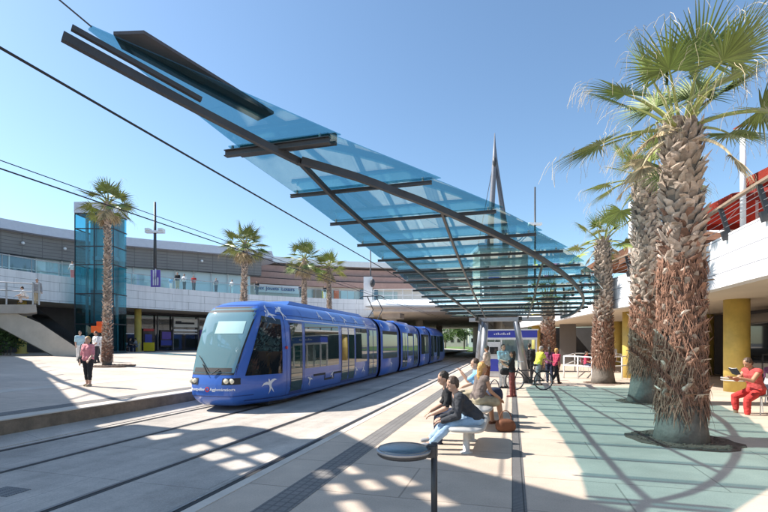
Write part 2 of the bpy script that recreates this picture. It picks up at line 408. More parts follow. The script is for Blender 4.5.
# ------------------------------------------------------------------ the glass canopy
YK = [4.72+k for k in range(14)]
ZK = [4.03, 3.785, 3.63, 3.49, 3.385, 3.285, 3.20, 3.115, 3.045, 2.975, 2.915, 2.86, 2.80, 2.755]
XL = [-3.32, -2.97, -2.79, -2.68, -2.59, -2.54, -2.53, -2.52, -2.48, -2.44, -2.42, -2.40, -2.37, -2.30]
XR = [-1.98, -.99, -.22, .38, .89, 1.31, 1.66, 1.95, 2.18, 2.32, 2.39, 2.36, 2.28, 2.06]
def cz(y):
    if y <= YK[0]: return ZK[0]+(YK[0]-y)*.27
    for i in range(13):
        if y <= YK[i+1]: return ZK[i]+(ZK[i+1]-ZK[i])*(y-YK[i])
    return ZK[-1]-(y-YK[-1])*.045
can = empty('glass_canopy', (-.5, 20.3, 0), 'long leaf shaped blue glass canopy on dark steel beams over the platform', 'canopy')
def beam(name, pts, w, h, off, m='steel'):
    bm = B(); bar(bm, [(x, y, cz(y)+off) for x, y in pts], w, h); return mk(bm, name, M[m], can)
def sub(pts, k=4):
    out = []
    n = len(pts)
    for i in range(n-1):
        p0 = Vector(pts[max(i-1, 0)]); p1 = Vector(pts[i]); p2 = Vector(pts[i+1]); p3 = Vector(pts[min(i+2, n-1)])
        for j in range(k):
            t = j/k
            out.append(tuple(.5*((2*p1)+(p2-p0)*t+(2*p0-5*p1+4*p2-p3)*t*t+(3*p1-p0-3*p2+p3)*t**3)))
    out.append(tuple(pts[-1])); return out
beam('tip_beam', [(-3.80, 3.03), (-3.46, 3.54), (-3.12, 4.04), (-2.72, 4.6), (-2.46, 4.95)], .06, .078, -.09)
beam('tip_rail', [(-3.72, 3.05), (-3.40, 3.52), (-3.10, 3.97)], .045, .045, -.01)
beam('main_beam', sub([(-2.46, 4.9), (-2.36, 5.54), (-2.22, 6.5), (-2.02, 8.1), (-1.80, 10.43), (-1.58, 13.2), (-1.38, 15.57), (-1.3, 17.9)]), .045, .066, -.10)
beam('main_beam', sub([(-2.42, 4.9), (-1.65, 5.51), (-.83, 6.5), (.22, 8.2), (1.23, 10.64), (1.90, 13.42), (2.02, 16.1), (1.75, 17.8)]), .055, .088, -.11)
beam('middle_beam', [(-.97, 6.4+.5*i) for i in range(24)], .035, .05, -.09)
beam('middle_beam', [(.57, 9.0+.5*i) for i in range(19)], .035, .05, -.09)
for k in range(14):
    bm = B(); z = ZK[k]; y = YK[k]; w = .04 if k else .07; h = .045 if k else .075
    box(bm, XL[k]-.02, XR[k], y-w/2, y+w/2, z-h, z-h+.010)
    box(bm, XL[k]-.02, XR[k], y-w/2, y+w/2, z-.010, z)
    box(bm, XL[k]-.02, XR[k], y-.008, y+.008, z-h+.010, z-.010)
    mk(bm, 'purlin', M['steel'], can)
    if k == 0:
        bm = B(); box(bm, XL[k]+.1, XR[k]+.02, y+.12, y+.17, z-.03, z+.10); mk(bm, 'purlin', M['steel'], can)
    for xx in (XL[k]+.08, XR[k]-.12):
        bm = B(); tube(bm, [(xx, y, z), (xx, y, z+.05)], .016, 8); mk(bm, 'glass_clamp', M['galv'], can)
def pane(p0, p1, p2, p3, t=.012):
    bm = B()
    q = [Vector(p) for p in (p0, p1, p2, p3)]
    hexa(bm, q+[p+Vector((0, 0, t)) for p in q]); return mk(bm, 'glass_pane', M['glass_canopy'], can)
# tip pane, then one overlapping row between every two purlins, split at the beams
pane((-3.66, 3.16, cz(3.16)+.06), (-3.60, 3.14, cz(3.14)+.06), (-1.90, 4.86, cz(4.72)+.07), (-3.22, 4.86, cz(4.72)+.07))
for k in range(13):
    y0 = YK[k]-.05; y1 = YK[k+1]+.14; za = ZK[k]+.018; zb = ZK[k+1]+.065
    l0, r0, l1, r1 = XL[k]+.05, XR[k]+.0, XL[k+1]-.03, XR[k+1]+.10
    cuts = [0.0, 1.0]
    for xc in (-.97, .57):
        u = (xc-l1)/(r1-l1)
        if .2 < u < .85 and (r1-l1) > 2.2: cuts.insert(-1, u)
    cuts = sorted(cuts)
    for a, b in zip(cuts, cuts[1:]):
        e = .004
        A = l0+(r0-l0)*a+e; Bx = l0+(r0-l0)*b-e; C = l1+(r1-l1)*b-e; D = l1+(r1-l1)*a+e
        pane((A, y0, za), (Bx, y0, za), (C, y1, zb), (D, y1, zb))
pane((-2.26, YK[13]-.05, ZK[13]+.025), (2.0, YK[13]-.05, ZK[13]+.025), (1.7, 18.6, ZK[13]+.05), (-2.0, 18.6, ZK[13]+.05))
# cover fin over the tip
bm = B(); prism(bm, [(-3.57, 3.34), (-3.27, 3.39), (-2.80, 4.12), (-2.56, 4.50), (-2.80, 4.56), (-3.18, 4.06), (-3.62, 3.48)], lambda x, y: cz(y)+.17, lambda x, y: cz(y)+.20)
mk(bm, 'tip_fin', M['fin'], can)
# end header, portal and raking columns
bm = B(); box(bm, -1.75, 1.2, 19.3, 19.5, 2.60, 2.76); mk(bm, 'header_beam', M['galv'], can)
bm = B()
for x in (-1.3, .3): bar(bm, [(x, 17.6, 2.62), (x, 19.4, 2.62)], .12, .14)
mk(bm, 'end_strut', M['steel'], can)
for x0, y0, x1, y1 in ((-1.50, 20.3, -1.22, 19.4), (-1.22, 19.2, -1.08, 19.45), (.62, 20.2, .16, 19.4)):
    bm = B(); tube(bm, [(x0, y0, 0), (x0*.5+x1*.5, y0*.5+y1*.5, 1.3), (x1, y1, 2.62)], [.155, .14, .12], 16)
    c = mk(bm, 'column', M['galv'], can, smooth=True)
    bm = B(); lathe(bm, [(.22, 0), (.22, .02), (.17, .03), (.165, .1)], 20, (x0, y0, 0)); mk(bm, 'base_plate', M['steel'], c)
bm = B(); tube(bm, [(-3.62, 3.16, cz(3.16)+.08), (-5.6, .6, 6.4), (-8.2, -3.2, 8.9)], .008, 6); mk(bm, 'tie_cable', M['steel'], can)

# ------------------------------------------------------------------ raised deck out of view, added and shaped to shade the tracks
ZC = 9.0
def up(p, zg=0.0):
    d = ZC-zg
    return (p[0]-d*1.0, p[1]-d*.135)
out = [(-38.3, 25.0, .8), (-24.0, 17.4, .7), (-11.7, 9.4, .2), (-9.8, 8.2, .1), (-8.9, 8.95, TZ), (-7.0, 8.70, TZ), (-6.45, 9.5, TZ), (-5.7, 9.35, TZ), (-4.4, 8.5, TZ), (-3.6, 8.75, TZ), (-2.3, 7.0, 0), (-1, 6.35, 0), (.3, 5.5, 0), (1.05, 5.0, 0), (2.6, 3.6, 0),
       (1.6, 2.6, 0), (-3, 2.2, 0), (-9, 2.0, 0), (-20, 5, .5), (-40, 14, .8)]
outer = [up((x, y), z) for x, y, z in out]
def lattice(q, nu, nv, gap, zg, skip=()):
    res = []; q = [Vector(p) for p in q]
    for i in range(nu):
        for j in range(nv):
            if (i, j) in skip: continue
            cell = []
            for a, b in ((i+gap, j+gap), (i+1-gap, j+gap), (i+1-gap, j+1-gap), (i+gap, j+1-gap)):
                u, w = a/nu, b/nv
                p = q[0]*(1-u)*(1-w)+q[1]*u*(1-w)+q[2]*u*w+q[3]*(1-u)*w
                cell.append(up((p.x, p.y), zg))
            res.append(cell)
    return res
holes = lattice([gpt(172, 449, TZ).xy, gpt(224, 434, TZ).xy, gpt(322, 472, TZ).xy, gpt(250, 484, TZ).xy], 2, 4, .10, TZ, skip=((1, 3),))  # openings placed to let patches of sun reach the ground
holes += lattice([gpt(300, 470).xy, gpt(372, 458).xy, gpt(470, 508).xy, gpt(330, 520).xy], 3, 3, .16, 0, skip=((2, 0), (1, 2)))
holes.append([up((p.x, p.y), TZ) for p in (gpt(118, 422, TZ), gpt(148, 425, TZ), gpt(196, 431, TZ), gpt(150, 436, TZ))][:0] or [up((p.x, p.y), TZ) for p in (gpt(140, 436, TZ), gpt(183, 432, TZ), gpt(178, 436, TZ), gpt(150, 441, TZ))])
wk = empty('shade_caster', (-30, 6, 0), 'raised deck added out of view, outline and openings shaped to shade the tracks', 'shade caster')
bm = B(); prism(bm, outer, ZC, ZC+.14, holes); mk(bm, 'caster_deck', M['galv'], wk)  # unseen deck, outline projected back from the shade it casts
bm = B(); tube(bm, [up(p.xy, z)+(ZC,) for p, z in ((gpt(150, 412, TZ), TZ), (gpt(125, 402, .12), .12), (gpt(90, 392, .2), .2), (gpt(60, 380, .4), .4), (gpt(40, 370, .55), .55), (gpt(25, 361, .8), .8))], .11, 8)
for t in range(9):
    a = Vector((-12.2-t*1.7, 10.6+t*1.12)); b = Vector((-11.6-t*1.7, 9.3+t*1.1))
    pa = up(a, .3); pb = up(b, .3); bar(bm, [pa+(ZC,), pb+(ZC,)], .05, .05)
mk(bm, 'caster_rail', M['steel'], wk)  # bars added to cast the thin curved shade line
for x, y in ((-42, 18), (-24, 6), (-13, 2.2)):  # posts added under the unseen deck
    bm = B(); tube(bm, [(x, y, plaza_z(x)-.2), (x, y, ZC)], [.3, .22], 14); mk(bm, 'mast', M['galv'], wk, smooth=True)
#@@TRAM
# ------------------------------------------------------------------ the tram
TX = -8.35
def lerp(tab, z):
    if z <= tab[0][0]: return tab[0][1]
    for (a, p), (b, q) in zip(tab, tab[1:]):
        if z <= b: return p+(q-p)*(z-a)/(b-a)
    return tab[-1][1]
WT = [(-.14, 1.17), (.0, 1.25), (.2, 1.30), (.5, 1.325), (1.5, 1.325), (2.3, 1.305), (2.55, 1.255), (2.75, 1.16), (2.92, 1.0), (3.03, .82), (3.10, .55), (3.13, .25), (3.14, .02)]
YF = [(-.14, 11.42), (.0, 11.18), (.2, 11.03), (.4, 11.02), (.6, 11.05), (.8, 11.12), (1.5, 11.42), (2.2, 11.78), (2.70, 12.05), (2.88, 12.28), (3.0, 12.6), (3.08, 13.0), (3.14, 13.6)]
LN = 1.95
def plan(z):
    c = max(.52, min(.72, .53+.085*(z-.5)))
    pts = [(0, 0), (c*.3, .006), (c*.6, .025), (c*.85, .06), (c*.95, .095), (c, .14), (c+.03, .23), (c+(1-c)*.24, .48), (c+(1-c)*.48, .82), (c+(1-c)*.70, 1.16), (c+(1-c)*.87, 1.48), (c+(1-c)*.97, 1.76), (1, LN)]
    return sub(pts, 3)
PLANS = {}
def getplan(z):
    q = round(z*100)
    if q not in PLANS: PLANS[q] = plan(q/100)
    return PLANS[q]
def hw(y, z):
    d = y-lerp(YF, z); w = lerp(WT, z)
    if d >= LN: return w
    return w*lerp([(b, a) for a, b in getplan(z)], max(0, d))
def nosey(x, z):
    w = lerp(WT, z); a = min(1, abs(x)/w)
    return lerp(YF, z)+lerp(getplan(z), a)
tram = empty('tram', (TX, 11, TZ), 'blue articulated tram with white swallows standing at the platform', 'tram')
ZL = [-.14, -.05, .05, .2, .35, .5, .65, .8, 1.0, 1.25, 1.5, 1.75, 2.0, 2.25, 2.4, 2.55, 2.67, 2.78, 2.87, 2.95, 3.02, 3.07, 3.11, 3.135]
def carshell(y_end, mirror=None):
    bm = B(); rows = []
    for z in ZL:
        w = lerp(WT, z); yf = lerp(YF, z); ring = []
        side = []
        for a_, b_ in getplan(z): side.append((w*a_, yf+b_))
        ys = [yf+LN+(y_end-yf-LN)*i/4 for i in range(1, 5)]
        full = [(-w, y) for y in reversed(ys)]+[(-x, y) for x, y in reversed(side[1:])]+side+[(w, y) for y in ys]
        rows.append([bm.verts.new((TX+x, (y if mirror is None else mirror-y), z)) for x, y in full])
    for a, b in zip(rows, rows[1:]):
        for i in range(len(a)-1): bm.faces.new([a[i], a[i+1], b[i+1], b[i]])
    bm.faces.new([r[0] for r in rows]+[r[-1] for r in reversed(rows)])
    top = rows[-1]
    for i in range(len(top)//2): 
        j = len(top)-1-i
        if j-i > 1: bm.faces.new([top[i], top[i+1], top[j-1], top[j]] if j-1 != i+1 else [top[i], top[i+1], top[j]])
    bot = rows[0]
    for i in range(len(bot)//2):
        j = len(bot)-1-i
        if j-i > 1: bm.faces.new([bot[i], bot[i+1], bot[j-1], bot[j]] if j-1 != i+1 else [bot[i], bot[i+1], bot[j]])
    return bm
def carprism(y0, y1, shrink=0.0, zlo=-.14, zhi=9):
    bm = B(); rings = []
    lev = [z for z in ZL if zlo <= z <= zhi]
    for y in (y0, y1):
        rings.append([bm.verts.new((TX+(lerp(WT, z)-shrink), y, z-(shrink if z > 2.6 else 0))) for z in lev]+[bm.verts.new((TX-(lerp(WT, z)-shrink), y, z-(shrink if z > 2.6 else 0))) for z in reversed(lev)])
    n = len(rings[0])
    for i in range(n): bm.faces.new([rings[0][i], rings[0][(i+1) % n], rings[1][(i+1) % n], rings[1][i]])
    bm.faces.new(list(reversed(rings[0]))); bm.faces.new(rings[1])
    return bm
END = 50.6
YA, YB, YC, YD = (23.55, 24.0), (28.2, 28.7), (34.7, 35.2), (39.4, 39.9)
def patch(poly, off, side=1, nu=10, nv=6, yy=None):
    """curved sheet over the side: poly = 4 (Y,z) corners"""
    bm = B(); g = []
    for j in range(nv+1):
        row = []
        for i in range(nu+1):
            u, v = i/nu, j/nv
            y = (poly[0][0]*(1-u)+poly[1][0]*u)*(1-v)+(poly[3][0]*(1-u)+poly[2][0]*u)*v
            z = (poly[0][1]*(1-u)+poly[1][1]*u)*(1-v)+(poly[3][1]*(1-u)+poly[2][1]*u)*v
            ym = y if y < 30 else 61.57-y
            row.append(bm.verts.new((TX+side*(hw(ym, z)+off), y, z)))
        g.append(row)
    for j in range(nv):
        for i in range(nu): bm.faces.new([g[j][i], g[j][i+1], g[j+1][i+1], g[j+1][i]])
    return bm
# shells: the window strip is cut away by building lower body, roof and pillars separately
def levels(lo, hi): return [z for z in ZL if lo < z < hi]
def strip(y0, y1, z0, z1, off=0, side=1, nu=1): return patch([(y0, z0), (y1, z0), (y1, z1), (y0, z1)], off, side, nu, 6)
cars = []
for nm, bmx in (('car_body', carshell(YA[0])), ('car_body', carprism(YA[1], YB[0])), ('car_body', carprism(YB[1], YC[0])), ('car_body', carprism(YC[1], YD[0])), ('car_body', carshell(61.57-YD[1], mirror=61.57))):
    cars.append(mk(bmx, nm, M['blue'], tram, smooth=False))
for o in cars:
    for p in o.data.polygons: p.use_smooth = len(p.vertices) == 4 and abs(p.normal.y) < .98 or abs(p.normal.x) > .2
for y0, y1 in (YA, YB, YC, YD):
    bm = carprism(y0, y1, .13, .05, 2.95); mk(bm, 'gangway_bellows', M['rubber'], tram)
    for yy in (y0-.05, y1+.0):
        bm = carprism(yy, yy+.05, -.012); mk(bm, 'end_frame', M['bluedark'], tram)
# wheels and underframe
for yb in (13.6, 17.6, 26.1, 31.7, 37.3, 44, 48):
    bm = B(); box(bm, TX-1.0, TX+1.0, yb-1.0, yb+1.0, TZ+.06, -.1); mk(bm, 'bogie', M['underframe'], tram)
# side glazing on the near side and the far side
glz = []
def win(y0, y1, z0=.80, z1=2.40, c=0, nm='window', ys=None, mt='tramglass'):
    for sd in (1, -1):
        poly = [(y0, z0), (y1, z0), (y1, z1), (y0, z1)] if ys is None else ys
        o = mk(patch(poly, .010, sd, 12, 8), nm, M[mt], cars[c]); glz.append(o)
    return o
def door(y0, y1, c, leaves=1):
    for sd in (1, -1):
        bm = patch([(y0, .02), (y1, .02), (y1, 2.42), (y0, 2.42)], .007, sd, 4, 8)
        d = mk(bm, 'door', M['bluedark'], cars[c])
        w = (y1-y0)/leaves
        for i in range(leaves):
            mk(patch([(y0+w*i+.06, .10), (y0+w*(i+1)-.06, .10), (y0+w*(i+1)-.06, 2.36), (y0+w*i+.06, 2.36)], .014, sd, 3, 8), 'door_glass', M['tramglass_o'], d)
M['tramglass_o'] = shinyglass('tram_door_glass', (.012, .045, .042), 1.75, .02)
M['tramglass'] = shinyglass('tram_side_glass', (.016, .040, .042), 1.85, .02)
M['cabglass'] = shinyglass('tram_cab_glass', (.010, .014, .018), 1.55, .02)
M['screen'] = shinyglass('tram_windscreen', (.12, .235, .27), 2.2, .02)
# cab side window with its raking front edge
for sd in (1, -1):
    mk(patch([(11.52, .74), (12.90, .74), (13.04, 2.46), (12.26, 2.54)], .012, sd, 14, 10), 'cab_window', M['cabglass'], cars[0])
door(13.40, 14.34, 0); win(14.52, 17.72, c=0); door(18.02, 19.72, 0, 2); win(19.9, 21.55, c=0); door(21.85, 23.30, 0, 2)
win(24.45, 27.75, c=1)
door(29.2, 30.7, 2, 2); win(30.9, 32.5, c=2); door(32.8, 34.3, 2, 2)
win(35.6, 39.0, c=3)
door(40.2, 41.7, 4, 2); win(41.9, 43.4, c=4); door(43.7, 45.2, 4, 2); win(45.4, 47.6, c=4)
# pale text strip and waist line above the windows
bm = patch([(13.3, 2.455), (23.3, 2.455), (23.3, 2.485), (13.3, 2.485)], .008, 1, 24, 1); mk(bm, 'cantrail_strip', M['bird'], cars[0])
bm = patch([(12.9, 2.60), (23.4, 2.60), (23.4, 2.625), (12.9, 2.625)], .009, 1, 24, 1); mk(bm, 'roof_seam', M['bluedark'], cars[0])
bm = patch([(11.6, -.02), (23.4, -.02), (23.4, .01), (11.6, .01)], .008, 1, 24, 1); mk(bm, 'skirt_seam', M['bluedark'], cars[0])
for y_ in (13.18, 14.43, 17.87, 19.81, 21.7):
    mk(patch([(y_-.009, .0), (y_+.009, .0), (y_+.009, 2.9), (y_-.009, 2.9)], .0065, 1, 1, 24), 'panel_joint', M['bluedark'], cars[0])
# black angular mark on the skirt below the windows
bm = B()
for a in ([(15.2, .47), (16.3, .47), (16.3, .55), (15.2, .55)], [(16.22, .33), (16.3, .33), (16.3, .47), (16.22, .47)], [(16.22, .25), (17.2, .25), (17.2, .33), (16.22, .33)], [(17.12, .33), (17.2, .33), (17.2, .52), (17.12, .52)], [(17.12, .44), (18.0, .44), (18.0, .52), (17.12, .52)]):
    me = bpy.data.meshes.new('t'); t = patch(a, .010, 1, 2, 1); t.to_mesh(me); t.free(); bm.from_mesh(me)
mk(bm, 'line_mark', M['ink'], cars[0])
# windscreen, dark sill, blind
def nosepatch(x0, x1, z0, z1, off, nu=28, nv=14, taper=0):
    bm = B(); g = []
    for j in range(nv+1):
        z = z0+(z1-z0)*j/nv; row = []
        for i in range(nu+1):
            x = x0+(x1-x0)*i/nu
            x *= 1-taper*j/nv
            a = min(1, abs(x)/lerp(WT, z))
            nx = (a**4)*(1 if x > 0 else -1)*.8
            row.append(bm.verts.new((TX+x+nx*off, nosey(x, z)-off, z)))
        g.append(row)
    for j in range(nv):
        for i in range(nu): bm.faces.new([g[j][i], g[j][i+1], g[j+1][i+1], g[j+1][i]])
    return bm
mk(nosepatch(-.70, .70, .84, 2.76, .012, taper=-.24), 'windscreen', M['screen'], cars[0], smooth=True)
mk(nosepatch(-.735, .735, .78, 2.83, .006, taper=-.24), 'windscreen_surround', M['ink'], cars[0], smooth=True)
mk(nosepatch(-.28, .66, 1.98, 2.36, .020, 12, 6), 'destination_blind', M['blindw'], cars[0], smooth=True)
mk(nosepatch(-.62, .62, .86, .98, .018, 16, 4), 'dashboard', M['underframe'], cars[0], smooth=True)
for sx in (-1, 1):
    bm = nosepatch(min(sx*.40, sx*.80), max(sx*.40, sx*.80), .50, .69, .010, 12, 5); h = mk(bm, 'headlight', M['underframe'], cars[0], smooth=True)
    bm = B()
    for q in (.52, .67): icos(bm, (TX+sx*q, nosey(sx*q, .6)-.01, .6), .075, 2, (1.2, .35, 1))
    mk(bm, 'headlight_lens', M['lamp'], h, smooth=True)
bm = B(); tube(bm, [(TX-.1, nosey(.1, .8)-.05, .80), (TX-.35, nosey(.35, 1.1)-.05, 1.08)], .014, 6); tube(bm, [(TX-.55, nosey(.5, 1.3)-.04, 1.32), (TX-.1, nosey(.1, .9)-.04, .90)], .010, 6)
tube(bm, [(TX+.05, nosey(.1, .8)-.05, .80), (TX+.25, nosey(.25, .95)-.05, .95)], .014, 6); mk(bm, 'wiper', M['rubber'], cars[0])
mk(nosepatch(-.95, .95, .15, .175, .008, 40, 1), 'bumper_seam', M['bluedark'], cars[0])
mk(nosepatch(-.75, .75, 2.865, 2.89, .006, 30, 1), 'roof_lip', M['bluedark'], cars[0])
for s, xo in (('Montpellier', -.40), ('Agglomération', .38)):
    bm = textmesh(s, .115, .002, .003)
    for vv in bm.verts:
        x = vv.co.x+xo; z = .33+vv.co.y
        vv.co = Vector((TX+x, nosey(x, z)-.012-vv.co.z, z))
    mk(bm, 'lettering', M['bird'], cars[0])
bm = B()
n = 20
for i in range(n):
    a0, a1 = 2*math.pi*i/n, 2*math.pi*(i+1)/n
    def e(a, r): 
        x = -.05+.07*r*math.cos(a); z = .365+.075*r*math.sin(a); return (TX+x, nosey(x, z)-.013, z)
    bm.faces.new([bm.verts.new(e(a0, .55)), bm.verts.new(e(a1, .55)), bm.verts.new(e(a1, 1)), bm.verts.new(e(a0, 1))])
mk(bm, 'front_emblem', M['signred'], cars[0])
# swallows
BIRD = [(0, .02), (.10, .10), (.26, .22), (.42, .26), (.28, .12), (.17, 0), (.10, -.07), (.16, -.22), (.22, -.42), (.06, -.22), (.0, -.14), (-.10, -.24), (-.24, -.40), (-.12, -.16), (-.10, -.03), (-.26, .06), (-.44, .22), (-.40, .30), (-.22, .18), (-.06, .13), (.02, .22), (.07, .14)]
BIRD = [(0, .30), (.035, .24), (.05, .15), (.16, .20), (.32, .19), (.46, .08), (.30, .10), (.16, .06), (.07, .0), (.06, -.12), (.12, -.30), (.16, -.46), (.05, -.28), (.0, -.18), (-.05, -.28), (-.16, -.44), (-.11, -.28), (-.06, -.12), (-.07, .0), (-.16, .06), (-.30, .10), (-.46, .08), (-.32, .19), (-.16, .20), (-.05, .15), (-.035, .24)]
def bird(y, z, s, rot, c, nose=False):
    bm = B(); ca, sa = math.cos(rot), math.sin(rot); vs = []
    tris = geometry.tessellate_polygon([[Vector((a, b, 0)) for a, b in BIRD]])
    for a, b in BIRD:
        u = y+s*(a*ca-b*sa); w = z+s*(a*sa+b*ca)
        if nose: vs.append(bm.verts.new((TX+u, nosey(u, w)-.014, w)))
        else:
            ym = u if u < 30 else 61.57-u
            vs.append(bm.verts.new((TX+hw(ym, w)+.013, u, w)))
    for t in tris: bm.faces.new([vs[i] for i in t])
    mk(bm, 'swallow_emblem', M['bird'], cars[c])
for y, z, s, r_, c in ((12.35, .42, .66, .3, 0), (12.62, 2.62, .66, 1.1, 0), (14.9, .36, .5, -.2, 0), (16.1, 2.74, .5, .8, 0), (18.7, 2.72, .6, -.5, 0), (17.0, .42, .45, .4, 0), (21.0, .40, .6, .9, 0), (19.9, .42, .6, -.4, 0), (13.2, 2.72, .6, .4, 0), (17.4, 2.75, .6, 1.3, 0), (20.2, 2.75, .6, -.9, 0), (21.6, 2.72, .5, .2, 0), (23.2, 2.7, .5, 1.2, 0),
                     (24.6, 2.70, .5, .6, 1), (26.3, .42, .5, -.3, 1), (27.7, 2.70, .5, -.6, 1), (30.8, 2.7, .5, .4, 2), (31.7, .45, .5, .2, 2), (33.9, 2.7, .5, -.8, 2), (37, .42, .5, .1, 3), (38, 2.7, .5, .5, 3), (42, 2.7, .5, -.2, 4), (42.6, .42, .5, .3, 4)):
    bird(y, z, s, r_, c)
# mirror camera, roof equipment, pantograph
bm = B(); tube(bm, [(TX+1.31, 13.15, 1.55), (TX+1.36, 13.15, 1.55)], .05, 10); mk(bm, 'door_button', M['signred'], cars[0])
for y0, y1, c in ((14.5, 22.8, 0), (29.5, 34, 2), (41, 48, 4)):
    bm = B(); hexa(bm, [(TX-.65, y0, 3.08), (TX+.65, y0, 3.08), (TX+.65, y1, 3.08), (TX-.65, y1, 3.08), (TX-.55, y0+.3, 3.22), (TX+.55, y0+.3, 3.22), (TX+.55, y1-.3, 3.22), (TX-.55, y1-.3, 3.22)]); mk(bm, 'roof_box', M['blue'], cars[c])
bm = B()
for sx in (-.35, .35):
    tube(bm, [(TX+sx, 26.6, 3.12), (TX+sx*.9, 27.9, 3.85), (TX+sx*.8, 26.6, 4.55)], .03, 6)
tube(bm, [(TX-.8, 26.6, 4.45), (TX-.6, 26.6, 4.6), (TX+.6, 26.6, 4.6), (TX+.8, 26.6, 4.45)], .028, 6)
box(bm, TX-.5, TX+.5, 26.1, 28.0, 3.05, 3.14); mk(bm, 'pantograph', M['steel'], tram)
#@@BLD
# ------------------------------------------------------------------ left shopping centre on the curve
CC = (0.0, 22.0)
def rayring(px, rad):
    """point where photo column px meets the circle of radius rad round CC"""
    d = Vector(((px-384)/FX*CY-SY, (px-384)/FX*SY+CY)); c = Vector(CC)
    a = d.dot(d); b = -2*d.dot(c); e = c.dot(c)-rad*rad
    t = (-b+math.sqrt(b*b-4*a*e))/(2*a); p = d*t
    return p, math.degrees(math.atan2(p.y-CC[1], p.x-CC[0])) % 360
mall = empty('shopping_centre', (-35, 30, .88), 'curved grey and white shopping centre with a louvred upper floor on the left', 'building')
A0, A1 = 200, 113
def arcband(name, rad, a0, a1, z0, z1, th, m, par, n=40):
    bm = B(); band(bm, arcpts(CC, rad, a0, a1, n), z0, z1, th); return mk(bm, name, m, par)
fasc = arcband('fascia', 35, A0, A1, 4.9, 7.02, .35, M['whitepanel'], mall)
bm = B(); P = arcpts(CC, 35.3, A0, A1, 40); Q = arcpts(CC, 42, A0, A1, 40)
prism(bm, P+list(reversed(Q)), 4.95, 5.3); mk(bm, 'gallery_slab', M['soffit'], mall)
bm = B(); prism(bm, arcpts(CC, 35.36, A0, A1, 40)+list(reversed(arcpts(CC, 54, A0, A1, 40))), 6.8, 7.0); mk(bm, 'terrace_floor', M['concrete'], mall)
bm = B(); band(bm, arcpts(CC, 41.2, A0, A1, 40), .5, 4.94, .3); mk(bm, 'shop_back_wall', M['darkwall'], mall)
# upper floor: glazing, louvre band, pale roof; it draws back from the terrace towards the left
def ucurve(off, a0, a1, n):
    tab = [(100, 38.4), (126, 38.6), (148, 40.1), (163, 44.2), (172, 45.0), (210, 45.0)]
    res = []
    for i in range(n):
        a = a0+(a1-a0)*i/(n-1); r = (lerp_(tab, a-3)+lerp_(tab, a)+lerp_(tab, a+3))/3+off
        res.append((CC[0]+r*math.cos(R(a)), CC[1]+r*math.sin(R(a))))
    return res
def lerp_(tab, z):
    for (a, p), (b, q) in zip(tab, tab[1:]):
        if z <= b: return p+(q-p)*(z-a)/(b-a)
    return tab[-1][1]
ae = rayring(268, 41)[1]
bm = B(); band(bm, ucurve(1.8, A0, ae+3, 36), 7.0, 10.05, .2); mk(bm, 'upper_glazing', M['upperglass'], mall)
bm = B(); band(bm, ucurve(1.70, A0, rayring(48, 44)[1], 16), 7.05, 9.9, .06); mk(bm, 'blue_glazing', M['upperglass_b'], mall)
bm = B()
for a in [A0-2.6*i for i in range(28)]:
    if a < ae+3: break
    p = ucurve(1.6, a, a, 2)[0]; bar(bm, [(p[0], p[1], 7.0), (p[0], p[1], 10.0)], .10, .10)
band(bm, ucurve(1.6, A0, ae+3, 36), 8.75, 8.83, .06)
mk(bm, 'glazing_frame', M['white'], mall)
bm = B(); band(bm, ucurve(.8, A0, ae+1.5, 40), 10.0, 12.05, 1.2); mk(bm, 'louvre_band', M['louvre'], mall)
bm = B(); pp = ucurve(0, A0, ae, 36); qq = ucurve(7.5, A0, ae, 36)
tipc = (Vector(pp[-1])+Vector(qq[-1]))/2
prism(bm, pp+[tuple(tipc+Vector((1.2, .4)))]+list(reversed(qq)), 12.06, 12.95); mk(bm, 'roof_edge', M['roofpale'], mall)
for px in (23, 65, 202):
    bm = B(); p, a = rayring(px, {23: 45.2, 65: 44.6, 202: 40.6}[px]); icos(bm, (p.x, p.y, 11.1), .15, 2); mk(bm, 'globe_lamp', M['white'], mall, smooth=True)
# balustrade along the terrace
bm = B(); band(bm, arcpts(CC, 35.1, A0, A1, 60), 7.05, 8.0, .02); mk(bm, 'balustrade_glass', M['glass_clear'], mall)
bm = B(); tube(bm, [p+(8.05,) for p in arcpts(CC, 35.1, A0, A1, 70)], .035, 6)
for a in [A0-3.2*i for i in range(28)]:
    p = arcpts(CC, 35.08, a, a, 2)[0]; tube(bm, [p+(6.9,), p+(8.05,)], .025, 6)
mk(bm, 'balustrade_rail', M['galv'], mall)
# yellow columns under the gallery
for px in (22, 138, 262, 330):
    p, a = rayring(px, 36.6); bm = B(); lathe(bm, [(.40, 0), (.40, .1), (.30, .12), (.30, 4.08)], 20, (p.x, p.y, .86)); mk(bm, 'column', M['yellow'], mall, smooth=True)
